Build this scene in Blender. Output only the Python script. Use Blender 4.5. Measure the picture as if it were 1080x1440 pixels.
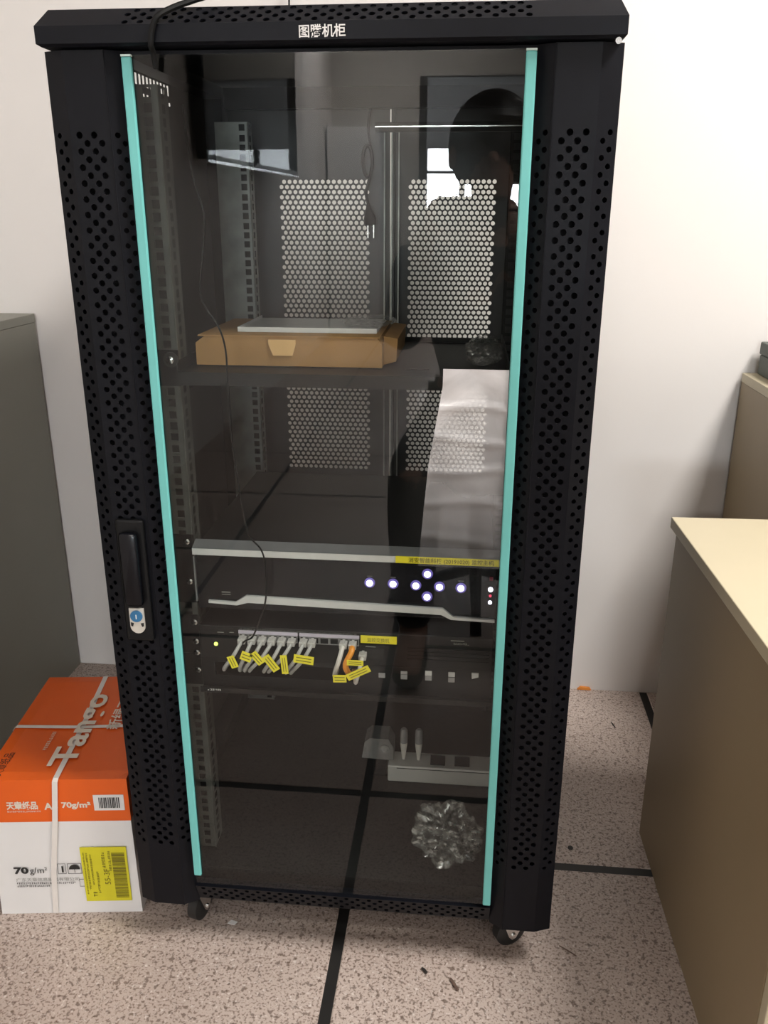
import bpy, bmesh, math, random
from mathutils import Vector, Matrix
random.seed(7)
S = bpy.context.scene
C = S.collection
for o in list(bpy.data.objects):
    bpy.data.objects.remove(o)

# ------------------------------------------------------------------ camera
YAW, PITCH, ROLL = -0.0969, 0.3383, 0.0022
cd = bpy.data.cameras.new('camera')
cam = bpy.data.objects.new('camera', cd)
C.objects.link(cam)
cd.sensor_fit = 'VERTICAL'
cd.sensor_height = 24.0
cd.lens = 1194.9 / 1440 * 24.0
cd.clip_start = 0.01
_f = Vector((math.sin(YAW) * math.cos(PITCH), math.cos(YAW) * math.cos(PITCH), -math.sin(PITCH)))
_r = Vector((math.cos(YAW), -math.sin(YAW), 0))
_u = _r.cross(_f)
r = _r * math.cos(ROLL) + _u * math.sin(ROLL)
u = _u * math.cos(ROLL) - _r * math.sin(ROLL)
M = Matrix((r, u, -_f)).transposed().to_4x4()
M.translation = Vector((0.1569, -0.9701, 1.0529))
cam.matrix_world = M
S.camera = cam

# ------------------------------------------------------------------ world, lights, exposure
W = bpy.data.worlds.new('world')
S.world = W
W.use_nodes = True
W.node_tree.nodes['Background'].inputs[0].default_value = (0.80, 0.90, 1.0, 1)
W.node_tree.nodes['Background'].inputs[1].default_value = 7.0
S.view_settings.view_transform = 'Standard'
S.view_settings.look = 'None'
S.view_settings.exposure = 0.14
S.view_settings.gamma = 1.0
S.view_settings.use_curve_mapping = False


def area(name, loc, target, sx, sy, power, col=(1, 1, 1)):
    l = bpy.data.lights.new(name, 'AREA')
    l.shape = 'RECTANGLE'
    l.size = sx
    l.size_y = sy
    l.energy = power
    l.color = col
    o = bpy.data.objects.new(name, l)
    C.objects.link(o)
    o.location = loc
    d = Vector(target) - Vector(loc)
    o.rotation_euler = d.to_track_quat('-Z', 'Y').to_euler()
    return o


CEIL = 2.70
# key panel, unseen fill panel, panel added to brighten the mirrored far wall: (x, y, sx, sy, power)
PANELS = [(1.30, -0.52, 0.6, 0.8, 68), (1.30, -2.9, 0.6, 1.2, 7), (-0.45, -6.05, 1.2, 0.6, 85)]
for px, py, sx, sy, pw in PANELS:
    area('ceiling_lamp_light', (px, py, CEIL - 0.035), (px, py, 0), sx * 0.92, sy * 0.92, pw, (1.0, 0.965, 0.92))
# daylight coming in through the window of the wall opposite the rack
WIN = (-0.30, 1.05, 0.90, 2.12)      # x0, x1, z0, z1
WFY = -7.0
area('window_daylight', ((WIN[0] + WIN[1]) / 2, WFY - 0.25, (WIN[2] + WIN[3]) / 2), ((WIN[0] + WIN[1]) / 2, 0, 1.0),
     WIN[1] - WIN[0], WIN[3] - WIN[2], 150, (0.92, 0.96, 1.0))


# ------------------------------------------------------------------ materials
def lin(c):
    return tuple((v / 255 / 12.92) if v / 255 <= 0.04045 else ((v / 255 + 0.055) / 1.055) ** 2.4 for v in c)


def mat(name, col, rough=0.5, metal=0.0, spec=0.5, noise=None, bump=None, emit=None, coat=0.0):
    m = bpy.data.materials.new(name)
    m.use_nodes = True
    nt = m.node_tree
    b = nt.nodes['Principled BSDF']
    b.inputs['Base Color'].default_value = (*col, 1)
    b.inputs['Roughness'].default_value = rough
    b.inputs['Metallic'].default_value = metal
    b.inputs['Specular IOR Level'].default_value = spec
    b.inputs['Coat Weight'].default_value = coat
    tc = nt.nodes.new('ShaderNodeTexCoord')
    if noise:
        sc, amt = noise
        n = nt.nodes.new('ShaderNodeTexNoise')
        n.inputs['Scale'].default_value = sc
        n.inputs['Detail'].default_value = 4
        nt.links.new(tc.outputs['Object'], n.inputs['Vector'])
        mr = nt.nodes.new('ShaderNodeMapRange')
        mr.inputs['From Min'].default_value = 0.3
        mr.inputs['From Max'].default_value = 0.7
        mr.inputs['To Min'].default_value = 1 - amt
        mr.inputs['To Max'].default_value = 1 + amt
        nt.links.new(n.outputs['Fac'], mr.inputs['Value'])
        mx = nt.nodes.new('ShaderNodeVectorMath')
        mx.operation = 'SCALE'
        mx.inputs[0].default_value = col
        nt.links.new(mr.outputs['Result'], mx.inputs['Scale'])
        nt.links.new(mx.outputs['Vector'], b.inputs['Base Color'])
    if bump:
        sc, st = bump
        n2 = nt.nodes.new('ShaderNodeTexNoise')
        n2.inputs['Scale'].default_value = sc
        n2.inputs['Detail'].default_value = 3
        nt.links.new(tc.outputs['Object'], n2.inputs['Vector'])
        bp = nt.nodes.new('ShaderNodeBump')
        bp.inputs['Strength'].default_value = st
        bp.inputs['Distance'].default_value = 0.002
        nt.links.new(n2.outputs['Fac'], bp.inputs['Height'])
        nt.links.new(bp.outputs['Normal'], b.inputs['Normal'])
    if emit:
        b.inputs['Emission Color'].default_value = (*emit[0], 1)
        b.inputs['Emission Strength'].default_value = emit[1]
    return m


def glass_mat(name, ior, tint, rough=0.0):
    m = bpy.data.materials.new(name)
    m.use_nodes = True
    nt = m.node_tree
    nt.nodes.remove(nt.nodes['Principled BSDF'])
    t = nt.nodes.new('ShaderNodeBsdfTransparent')
    t.inputs[0].default_value = (*tint, 1)
    g = nt.nodes.new('ShaderNodeBsdfGlossy')
    g.inputs['Roughness'].default_value = rough
    g.inputs[0].default_value = (1, 1, 1, 1)
    f = nt.nodes.new('ShaderNodeFresnel')
    f.inputs['IOR'].default_value = ior
    mx = nt.nodes.new('ShaderNodeMixShader')
    geo = nt.nodes.new('ShaderNodeNewGeometry')      # a pane reflects where light enters it
    inv = nt.nodes.new('ShaderNodeMath')
    inv.operation = 'SUBTRACT'
    inv.inputs[0].default_value = 1.0
    nt.links.new(geo.outputs['Backfacing'], inv.inputs[1])
    mu = nt.nodes.new('ShaderNodeMath')
    mu.operation = 'MULTIPLY'
    nt.links.new(f.outputs[0], mu.inputs[0])
    nt.links.new(inv.outputs[0], mu.inputs[1])
    nt.links.new(mu.outputs[0], mx.inputs[0])
    nt.links.new(t.outputs[0], mx.inputs[1])
    nt.links.new(g.outputs[0], mx.inputs[2])
    nt.links.new(mx.outputs[0], nt.nodes['Material Output'].inputs[0])
    return m


def film_mat(name, col, lo, hi, z0=None, z1=None, crease=40.0, gloss=0.25, trans=0.3):
    """thin translucent plastic: dusty white film whose opacity follows creases (and dust towards its top)"""
    m = bpy.data.materials.new(name)
    m.use_nodes = True
    nt = m.node_tree
    nt.nodes.remove(nt.nodes['Principled BSDF'])
    tc = nt.nodes.new('ShaderNodeTexCoord')
    t = nt.nodes.new('ShaderNodeBsdfTransparent')
    d = nt.nodes.new('ShaderNodeBsdfDiffuse')
    d.inputs[0].default_value = (*col, 1)
    tl = nt.nodes.new('ShaderNodeBsdfTranslucent')
    tl.inputs[0].default_value = (*col, 1)
    g = nt.nodes.new('ShaderNodeBsdfGlossy')
    g.inputs['Roughness'].default_value = 0.18
    a1 = nt.nodes.new('ShaderNodeMixShader')
    a1.inputs[0].default_value = trans
    nt.links.new(d.outputs[0], a1.inputs[1])
    nt.links.new(tl.outputs[0], a1.inputs[2])
    a2 = nt.nodes.new('ShaderNodeMixShader')
    a2.inputs[0].default_value = gloss
    nt.links.new(a1.outputs[0], a2.inputs[1])
    nt.links.new(g.outputs[0], a2.inputs[2])
    n = nt.nodes.new('ShaderNodeTexNoise')
    n.inputs['Scale'].default_value = crease
    n.inputs['Detail'].default_value = 5
    n.inputs['Distortion'].default_value = 1.2
    nt.links.new(tc.outputs['Object'], n.inputs['Vector'])
    mr = nt.nodes.new('ShaderNodeMapRange')
    mr.inputs['From Min'].default_value = 0.35
    mr.inputs['From Max'].default_value = 0.7
    mr.inputs['To Min'].default_value = lo
    mr.inputs['To Max'].default_value = hi
    nt.links.new(n.outputs['Fac'], mr.inputs['Value'])
    fac = mr.outputs['Result']
    if z0 is not None:
        sx = nt.nodes.new('ShaderNodeSeparateXYZ')
        nt.links.new(tc.outputs['Object'], sx.inputs[0])
        m2 = nt.nodes.new('ShaderNodeMapRange')
        m2.inputs['From Min'].default_value = z0
        m2.inputs['From Max'].default_value = z1
        m2.inputs['To Min'].default_value = 0.08
        m2.inputs['To Max'].default_value = 1.0
        nt.links.new(sx.outputs['Z'], m2.inputs['Value'])
        mu = nt.nodes.new('ShaderNodeMath')
        mu.operation = 'MULTIPLY'
        nt.links.new(fac, mu.inputs[0])
        nt.links.new(m2.outputs['Result'], mu.inputs[1])
        fac = mu.outputs[0]
    mx = nt.nodes.new('ShaderNodeMixShader')
    nt.links.new(fac, mx.inputs[0])
    nt.links.new(t.outputs[0], mx.inputs[1])
    nt.links.new(a2.outputs[0], mx.inputs[2])
    nt.links.new(mx.outputs[0], nt.nodes['Material Output'].inputs[0])
    return m


def floor_mat():
    m = bpy.data.materials.new('speckled_floor_tile')
    m.use_nodes = True
    nt = m.node_tree
    b = nt.nodes['Principled BSDF']
    b.inputs['Roughness'].default_value = 0.42
    tc = nt.nodes.new('ShaderNodeTexCoord')
    geo = nt.nodes.new('ShaderNodeNewGeometry')
    base = nt.nodes.new('ShaderNodeTexNoise')
    base.inputs['Scale'].default_value = 3.0
    base.inputs['Detail'].default_value = 5
    nt.links.new(geo.outputs['Position'], base.inputs['Vector'])
    r1 = nt.nodes.new('ShaderNodeValToRGB')
    r1.color_ramp.elements[0].position = 0.3
    r1.color_ramp.elements[0].color = (0.435, 0.35, 0.305, 1)
    r1.color_ramp.elements[1].position = 0.7
    r1.color_ramp.elements[1].color = (0.56, 0.465, 0.415, 1)
    nt.links.new(base.outputs['Fac'], r1.inputs[0])
    cur = r1.outputs[0]
    for sc, lo, hi, col, amt in ((260, 0.53, 0.62, (0.13, 0.08, 0.055, 1), 0.72), (125, 0.575, 0.65, (0.10, 0.065, 0.048, 1), 0.7),
                                 (170, 0.60, 0.70, (0.80, 0.74, 0.70, 1), 0.55)):
        n = nt.nodes.new('ShaderNodeTexNoise')
        n.inputs['Scale'].default_value = sc
        n.inputs['Detail'].default_value = 2.5
        nt.links.new(geo.outputs['Position'], n.inputs['Vector'])
        r2 = nt.nodes.new('ShaderNodeMapRange')
        r2.inputs['From Min'].default_value = lo
        r2.inputs['From Max'].default_value = hi
        r2.inputs['To Max'].default_value = amt
        nt.links.new(n.outputs['Fac'], r2.inputs['Value'])
        mx = nt.nodes.new('ShaderNodeMix')
        mx.data_type = 'RGBA'
        nt.links.new(r2.outputs['Result'], mx.inputs[0])
        nt.links.new(cur, mx.inputs[6])
        mx.inputs[7].default_value = col
        cur = mx.outputs[2]
    nt.links.new(cur, b.inputs['Base Color'])
    return m


MT = {}
MT['black'] = mat('black_powder_coat', (0.0045, 0.005, 0.0078), 0.45, spec=0.17, noise=(60, 0.12), bump=(900, 0.05))
MT['inner'] = mat('inner_black_steel', (0.013, 0.0125, 0.0125), 0.5, spec=0.25, noise=(20, 0.15))
MT['side'] = mat('inner_side_panel', (0.040, 0.036, 0.032), 0.4, spec=0.3, noise=(6, 0.15))
MT['reardoor'] = mat('rear_door_steel', (0.028, 0.027, 0.030), 0.4, noise=(6, 0.15))
MT['teal'] = mat('mint_rubber_edge', lin((112, 194, 190)), 0.45, noise=(15, 0.03))
MT['tip'] = mat('mint_cut_end', lin((215, 235, 230)), 0.5, noise=(15, 0.03))
MT['glass'] = glass_mat('tempered_glass', 1.47, (0.94, 0.96, 0.95))
MT['winglass'] = glass_mat('window_glass', 1.45, (0.97, 0.98, 0.98))
MT['galv'] = mat('galvanised_rail', (0.34, 0.35, 0.33), 0.42, 0.65, noise=(35, 0.18))
MT['rail_dark'] = mat('dark_grey_rail', (0.11, 0.112, 0.10), 0.45, 0.5, noise=(35, 0.2))  # darker than the galvanised rail
MT['chrome'] = mat('chrome', (0.75, 0.75, 0.74), 0.18, 1.0, noise=(50, 0.05))
MT['screwblack'] = mat('black_screw_washer', (0.015, 0.015, 0.015), 0.3, noise=(50, 0.05))
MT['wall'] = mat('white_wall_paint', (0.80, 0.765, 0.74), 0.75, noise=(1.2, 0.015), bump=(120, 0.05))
MT['wallfar'] = mat('grey_beige_dimmed_wall', (0.50, 0.48, 0.45), 0.75, noise=(1.2, 0.015), bump=(120, 0.05))  # off-camera walls coloured darker to cut bounced light
MT['ceil'] = mat('ceiling_paint', (0.60, 0.59, 0.57), 0.8, noise=(2, 0.02))
MT['joint'] = mat('black_tile_edge', (0.012, 0.011, 0.010), 0.55, noise=(20, 0.2))
MT['tile'] = floor_mat()
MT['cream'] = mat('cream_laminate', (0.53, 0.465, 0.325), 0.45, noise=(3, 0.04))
MT['creamshade'] = mat('cream_shaded_laminate', (0.29, 0.22, 0.13), 0.45, noise=(3, 0.05))  # cream laminate darkened: shade of the cabinet sides put into the colour
MT['greyside'] = mat('grey_laminate', (0.25, 0.245, 0.21), 0.5, noise=(3, 0.05))
MT['creamdark'] = mat('cabinet_gap', (0.03, 0.025, 0.02), 0.6, noise=(3, 0.05))
MT['white_card'] = mat('white_carton', (0.80, 0.79, 0.785), 0.6, noise=(7, 0.03))
MT['orange'] = mat('orange_print', (0.83, 0.125, 0.008), 0.42, noise=(5, 0.06))
MT['print_white'] = mat('white_print', (0.82, 0.80, 0.78), 0.5, noise=(30, 0.02))
MT['print_cream'] = mat('pale_print', (0.78, 0.70, 0.60), 0.5, noise=(30, 0.02))
MT['print_black'] = mat('black_print', (0.015, 0.015, 0.015), 0.6, noise=(30, 0.05))
MT['print_grey'] = mat('grey_print', (0.22, 0.22, 0.20), 0.6, noise=(30, 0.05))
MT['print_olive'] = mat('olive_print', (0.20, 0.17, 0.01), 0.6, noise=(30, 0.05))
MT['yellow'] = mat('yellow_sticker', (0.72, 0.66, 0.02), 0.5, noise=(20, 0.04))
MT['ylabel'] = mat('yellow_label_tape', (0.88, 0.76, 0.03), 0.5, noise=(20, 0.03))
MT['strap'] = mat('white_strapping', (0.80, 0.76, 0.72), 0.35, noise=(40, 0.04))
MT['kraft'] = mat('kraft_cardboard', (0.37, 0.20, 0.072), 0.7, noise=(18, 0.12))
MT['kraftlight'] = mat('kraft_flap', (0.74, 0.46, 0.20), 0.7, noise=(18, 0.06))
MT['blackplastic'] = mat('black_plastic', (0.007, 0.007, 0.0075), 0.4, spec=0.22, noise=(40, 0.1))
MT['blackgloss'] = mat('black_gloss_face', (0.005, 0.005, 0.007), 0.2, spec=0.25, noise=(40, 0.05))
MT['silver'] = mat('silver_trim', (0.66, 0.66, 0.65), 0.36, 0.35, noise=(60, 0.04))
MT['silverdark'] = mat('silver_trim_top', (0.20, 0.20, 0.205), 0.42, 0.4, noise=(60, 0.05))
MT['led'] = mat('lit_button', (0.9, 0.9, 1.0), 0.3, emit=((0.86, 0.82, 1.0), 3.2))
MT['ledring'] = mat('button_ring', (0.10, 0.08, 0.22), 0.25, emit=((0.25, 0.18, 0.75), 0.35))
MT['ledred'] = mat('red_indicator', (0.5, 0.02, 0.05), 0.3, emit=((1.0, 0.06, 0.15), 0.8))
MT['receiver'] = mat('dark_red_window', (0.16, 0.012, 0.03), 0.25, noise=(60, 0.1))
MT['ledgreen'] = mat('green_indicator', (0.5, 0.7, 0.05), 0.3, emit=((0.75, 1.0, 0.15), 2.2))
MT['lilac'] = mat('port_number_strip', (0.56, 0.50, 0.58), 0.45, noise=(60, 0.05))
MT['portgrey'] = mat('port_shell', (0.30, 0.29, 0.29), 0.4, 0.4, noise=(60, 0.1))
MT['portdark'] = mat('port_hole', (0.006, 0.006, 0.006), 0.5, noise=(60, 0.1))
MT['cablegrey'] = mat('grey_cable_jacket', (0.46, 0.44, 0.42), 0.45, noise=(60, 0.05))
MT['cableorange'] = mat('orange_cable_jacket', (0.86, 0.32, 0.03), 0.45, noise=(60, 0.05))
MT['cablewhite'] = mat('white_cable_jacket', (0.74, 0.69, 0.64), 0.45, noise=(60, 0.05))
MT['plug'] = mat('clear_plug', (0.52, 0.49, 0.46), 0.25, noise=(60, 0.1))
MT['greysq'] = mat('grey_cover', (0.30, 0.29, 0.29), 0.45, noise=(90, 0.1))
MT['lightsq'] = mat('light_cover', (0.60, 0.59, 0.58), 0.45, noise=(90, 0.1))
MT['wire'] = mat('black_wire', (0.006, 0.006, 0.006), 0.5, spec=0.2, noise=(60, 0.1))
MT['bag'] = film_mat('clear_plastic_bag', (0.8, 0.8, 0.76), 0.02, 0.55, crease=60, gloss=0.65)
MT['film'] = film_mat('painted_reflection_film', (0.95, 0.94, 0.96), 0.62, 0.92, 0.665, 0.878, crease=12, gloss=0.06, trans=0.08)  # bright reflection put into a white sheet, its fade into the opacity
MT['pdu'] = mat('pale_aluminium', (0.62, 0.60, 0.57), 0.4, 0.15, noise=(12, 0.08))
MT['lockblue'] = mat('blue_lock_disc', (0.03, 0.16, 0.34), 0.35, noise=(60, 0.05))
MT['lockplate'] = mat('steel_lock_plate', (0.68, 0.66, 0.60), 0.35, 0.3, noise=(60, 0.05))
MT['wheel'] = mat('black_wheel_rubber', (0.012, 0.012, 0.012), 0.5, noise=(60, 0.1))
MT['lamp'] = mat('lamp_diffuser', (0.9, 0.9, 0.9), 0.5, emit=((1.0, 0.97, 0.93), 4.0))
MT['frame'] = mat('dark_window_frame', (0.035, 0.035, 0.034), 0.45, noise=(20, 0.1))
MT['blind'] = mat('grey_roller_blind', (0.34, 0.37, 0.40), 0.8, noise=(20, 0.05))
MT['tv'] = mat('screen_glass', (0.004, 0.004, 0.005), 0.03, noise=(5, 0.05), coat=0.5)
MT['skin'] = mat('skin', (0.30, 0.17, 0.12), 0.5, noise=(20, 0.08))
MT['hair'] = mat('black_hair', (0.008, 0.007, 0.007), 0.45, noise=(120, 0.3))
MT['jacket'] = mat('dark_jacket_cloth', (0.010, 0.011, 0.016), 0.8, noise=(60, 0.2))
MT['trousers'] = mat('dark_trouser_cloth', (0.012, 0.012, 0.014), 0.8, noise=(60, 0.2))
MT['shoe'] = mat('black_shoe', (0.012, 0.012, 0.012), 0.45, noise=(60, 0.2))
MT['eye'] = mat('dark_eye', (0.03, 0.02, 0.015), 0.3, noise=(20, 0.05))
MT['grit'] = mat('dark_grit', (0.02, 0.017, 0.015), 0.6, noise=(90, 0.3))
MT['clip'] = mat('brown_clip', (0.14, 0.09, 0.07), 0.5, noise=(90, 0.3))
MT['orangebit'] = mat('orange_scrap', (0.85, 0.30, 0.05), 0.6, noise=(60, 0.1))
MT['wallshade'] = mat('grey_green_wall_shade', (0.10, 0.115, 0.10), 0.6, noise=(10, 0.1))  # shadow on the wall put into a dark box colour

# ------------------------------------------------------------------ object helpers
ORG = {}          # object name -> world origin (all unrotated until the very end of building a thing)


def thing(name, label, cat, loc=(0, 0, 0), group=None):
    o = bpy.data.objects.new(name, None)
    C.objects.link(o)
    o.empty_display_size = 0.05
    o.location = loc
    o['label'] = label
    o['category'] = cat
    if group:
        o['group'] = group
    ORG[o.name] = Vector(loc)
    return o


def tag(o, label, cat, group=None):
    o['label'] = label
    o['category'] = cat
    if group:
        o['group'] = group
    return o


class MB:
    """collects world-space geometry, becomes ONE mesh object"""
    def __init__(self):
        self.v, self.f, self.mi, self.cur = [], [], [], 0

    def add(self, vs, fs):
        n = len(self.v)
        self.v += [tuple(p) for p in vs]
        self.f += [tuple(i + n for i in q) for q in fs]
        self.mi += [self.cur] * len(fs)
        return self

    def quad(self, a, b, c, d):
        return self.add([a, b, c, d], [(0, 1, 2, 3)])

    def box(self, x0, x1, y0, y1, z0, z1, bev=0.0):
        if bev:
            bm = bmesh.new()
            bmesh.ops.create_cube(bm, size=1)
            for v in bm.verts:
                v.co = Vector((x0 + (v.co.x + .5) * (x1 - x0), y0 + (v.co.y + .5) * (y1 - y0), z0 + (v.co.z + .5) * (z1 - z0)))
            bmesh.ops.bevel(bm, geom=bm.edges[:], offset=bev, segments=2, affect='EDGES', profile=0.5)
            bm.verts.index_update()
            self.add([v.co.copy() for v in bm.verts], [[v.index for v in f.verts] for f in bm.faces])
            bm.free()
            return self
        vs = [(x0, y0, z0), (x1, y0, z0), (x1, y1, z0), (x0, y1, z0), (x0, y0, z1), (x1, y0, z1), (x1, y1, z1), (x0, y1, z1)]
        return self.add(vs, [(0, 3, 2, 1), (4, 5, 6, 7), (0, 1, 5, 4), (1, 2, 6, 5), (2, 3, 7, 6), (3, 0, 4, 7)])

    def prism(self, poly, axis, a, b):
        """poly: 2-D points extruded along axis ('x','y','z') from a to b"""
        def P(p, t):
            return {'x': (t, p[0], p[1]), 'y': (p[0], t, p[1]), 'z': (p[0], p[1], t)}[axis]
        n = len(poly)
        vs = [P(p, a) for p in poly] + [P(p, b) for p in poly]
        fs = [tuple(range(n))[::-1], tuple(range(n, 2 * n))]
        fs += [(i, (i + 1) % n, (i + 1) % n + n, i + n) for i in range(n)]
        return self.add(vs, fs)

    def tube(self, pts, rad, n=8, caps=True):
        pts = [Vector(p) for p in pts]
        rs = rad if isinstance(rad, (list, tuple)) else [rad] * len(pts)
        t0 = (pts[1] - pts[0]).normalized()
        nv = t0.orthogonal().normalized()
        vs, fs = [], []
        for i, p in enumerate(pts):
            t = (pts[min(i + 1, len(pts) - 1)] - pts[max(i - 1, 0)]).normalized()
            nv = (nv - t * nv.dot(t)).normalized()
            bn = t.cross(nv)
            for k in range(n):
                a = 2 * math.pi * k / n
                vs.append(p + (nv * math.cos(a) + bn * math.sin(a)) * rs[i])
        for i in range(len(pts) - 1):
            for k in range(n):
                k2 = (k + 1) % n
                fs.append((i * n + k, i * n + k2, (i + 1) * n + k2, (i + 1) * n + k))
        if caps:
            fs.append(tuple(range(n))[::-1])
            fs.append(tuple(range((len(pts) - 1) * n, len(pts) * n)))
        return self.add(vs, fs)

    def disc(self, c, axis, r, h, n=16):
        c = Vector(c)
        a = Vector(axis).normalized()
        return self.tube([c, c + a * h], r, n)

    def lathe(self, c, axis, prof, n=16):
        """prof: (distance along axis, radius)"""
        c = Vector(c)
        a = Vector(axis).normalized()
        q = a.orthogonal().normalized()
        b = a.cross(q)
        vs, fs = [], []
        for d, r in prof:
            for k in range(n):
                t = 2 * math.pi * k / n
                vs.append(c + a * d + (q * math.cos(t) + b * math.sin(t)) * r)
        for i in range(len(prof) - 1):
            for k in range(n):
                k2 = (k + 1) % n
                fs.append((i * n + k, i * n + k2, (i + 1) * n + k2, (i + 1) * n + k))
        fs.append(tuple(range(n))[::-1])
        fs.append(tuple(range((len(prof) - 1) * n, len(prof) * n)))
        return self.add(vs, fs)

    def build(self, name, mats, parent=None, smooth=False, label=None, kind=None, tf=None):
        org = ORG.get(parent.name, Vector((0, 0, 0))) if parent else Vector((0, 0, 0))
        if tf:
            vs = [tf @ Vector(p) - org for p in self.v]
        else:
            vs = [Vector(p) - org for p in self.v]
        me = bpy.data.meshes.new(name)
        me.from_pydata(vs, [], self.f)
        if not isinstance(mats, (list, tuple)):
            mats = [mats]
        for m in mats:
            me.materials.append(MT[m])
        if len(mats) > 1:
            me.polygons.foreach_set('material_index', self.mi)
        if smooth:
            me.polygons.foreach_set('use_smooth', [True] * len(self.f))
            me.update()
            try:
                me.set_sharp_from_angle(angle=math.radians(40))
            except Exception:
                pass
        me.update()
        bm = bmesh.new()
        bm.from_mesh(me)
        bmesh.ops.recalc_face_normals(bm, faces=bm.faces)
        bm.to_mesh(me)
        bm.free()
        o = bpy.data.objects.new(name, me)
        C.objects.link(o)
        if parent:
            o.parent = parent
            ORG[o.name] = org
        else:
            ORG[o.name] = Vector((0, 0, 0))
        if label:
            o['label'] = label
        if kind:
            o['kind'] = kind
        return o


def smoothpath(pts, k=6):
    pts = [Vector(p) for p in pts]
    out = []
    for i in range(len(pts) - 1):
        p0, p1, p2, p3 = pts[max(i - 1, 0)], pts[i], pts[i + 1], pts[min(i + 2, len(pts) - 1)]
        for j in range(k):
            t = j / k
            out.append(0.5 * ((2 * p1) + (p2 - p0) * t + (2 * p0 - 5 * p1 + 4 * p2 - p3) * t * t + (3 * p1 - p0 - 3 * p2 + p3) * t ** 3))
    out.append(pts[-1])
    return out


def perf(mb, u0, u1, v0, v1, pitch, row, rad, fn, depth=0.0015, hexn=8, stagger=True, margin=True):
    """sheet from (u0,v0) to (u1,v1) with staggered round holes; fn(u,v,d)->world, d = depth behind the face"""
    nr = int((v1 - v0) / row + 1e-6)
    vs0 = v0 + ((v1 - v0) - nr * row) / 2
    w = u1 - u0
    if vs0 - v0 > 1e-6:
        mb.quad(fn(u0, v0, 0), fn(u1, v0, 0), fn(u1, vs0, 0), fn(u0, vs0, 0))
        ve = vs0 + nr * row
        mb.quad(fn(u0, ve, 0), fn(u1, ve, 0), fn(u1, v1, 0), fn(u0, v1, 0))
    nc = int(w / pitch + 1e-6)
    half = stagger and (w - nc * pitch) < pitch / 2 - 1e-6
    for j in range(nr):
        va, vb = vs0 + j * row, vs0 + (j + 1) * row
        if stagger:
            if half:
                n, off = (nc, (w - nc * pitch) / 2) if j % 2 == 0 else (max(nc - 1, 0), (w - (nc - 1) * pitch) / 2)
                if nc == 1:
                    n, off = 1, (0.0 if j % 2 == 0 else w - pitch)
            else:
                n, off = (nc, (w - nc * pitch - pitch / 2) / 2 + (0 if j % 2 == 0 else pitch / 2))
        else:
            n, off = nc, (w - nc * pitch) / 2
        ua = u0 + off
        ub = ua + n * pitch
        if ua - u0 > 1e-6:
            mb.quad(fn(u0, va, 0), fn(ua, va, 0), fn(ua, vb, 0), fn(u0, vb, 0))
        if u1 - ub > 1e-6:
            mb.quad(fn(ub, va, 0), fn(u1, va, 0), fn(u1, vb, 0), fn(ub, vb, 0))
        for i in range(n):
            a, b = ua + i * pitch, ua + (i + 1) * pitch
            cu, cv = (a + b) / 2, (va + vb) / 2
            ring = [(b, cv), (b, vb), (cu, vb), (a, vb), (a, cv), (a, va), (cu, va), (b, va)]
            hole = [(cu + rad * math.cos(k * math.pi / 4), cv + rad * math.sin(k * math.pi / 4)) for k in range(8)]
            P = [fn(p[0], p[1], 0) for p in ring] + [fn(p[0], p[1], 0) for p in hole] + [fn(p[0], p[1], depth) for p in hole]
            F = []
            for k in range(8):
                k2 = (k + 1) % 8
                F.append((k, k2, 8 + k2, 8 + k))
                F.append((8 + k, 8 + k2, 16 + k2, 16 + k))
            mb.add(P, F)


def text_mesh(body, size, extr=0.0004, bold=0.0, align='LEFT'):
    c = bpy.data.curves.new('lettering', 'FONT')
    c.body = body
    c.size = size
    c.align_x = align
    c.offset = bold
    c.resolution_u = 3
    o = bpy.data.objects.new('lettering_tmp', c)
    C.objects.link(o)
    dg = bpy.context.evaluated_depsgraph_get()
    me = bpy.data.meshes.new_from_object(o.evaluated_get(dg))
    C.objects.unlink(o)
    bpy.data.objects.remove(o)
    return me


def lettering(body, size, pos, ux, uy, m, parent, bold=0.0, align='LEFT', width=None, lift=0.0006, tf=None, label=None, name='lettering'):
    """flat printed text: pos = baseline start, ux reading direction, uy up direction (world)"""
    me = text_mesh(body, size, 0, bold, align)
    ux, uy = Vector(ux).normalized(), Vector(uy).normalized()
    nz = ux.cross(uy)
    sx = 1.0
    if width:
        xs = [v.co.x for v in me.vertices]
        sx = width / (max(xs) - min(xs))
    mb = MB()
    mb.add([Vector(pos) + ux * v.co.x * sx + uy * v.co.y + nz * lift for v in me.vertices], [list(p.vertices) for p in me.polygons])
    bpy.data.meshes.remove(me)
    return mb.build(name, m, parent, tf=tf, label=label)


def fine_print(pos, ux, uy, length, h, m, parent, seed=1, lift=0.0006, tf=None):
    """a line of print too small to read in the photograph: short strokes of uneven length"""
    rn = random.Random(seed)
    ux, uy = Vector(ux).normalized(), Vector(uy).normalized()
    p0 = Vector(pos) + ux.cross(uy) * lift
    mb = MB()
    t = 0.0
    while t < length:
        w = h * rn.uniform(.35, .8)
        for q in (0.0, .38, .76):
            if rn.random() < .8:
                a = p0 + ux * t + uy * h * q
                mb.quad(a, a + ux * w, a + ux * w + uy * h * .2, a + uy * h * .2)
        if rn.random() < .7:
            a = p0 + ux * (t + w * rn.uniform(.2, .7))
            mb.quad(a, a + ux * h * .16, a + ux * h * .16 + uy * h, a + uy * h)
        t += w + h * rn.uniform(.15, .4)
    return mb.build('fine_print', m, parent, tf=tf, kind='stuff')


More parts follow.
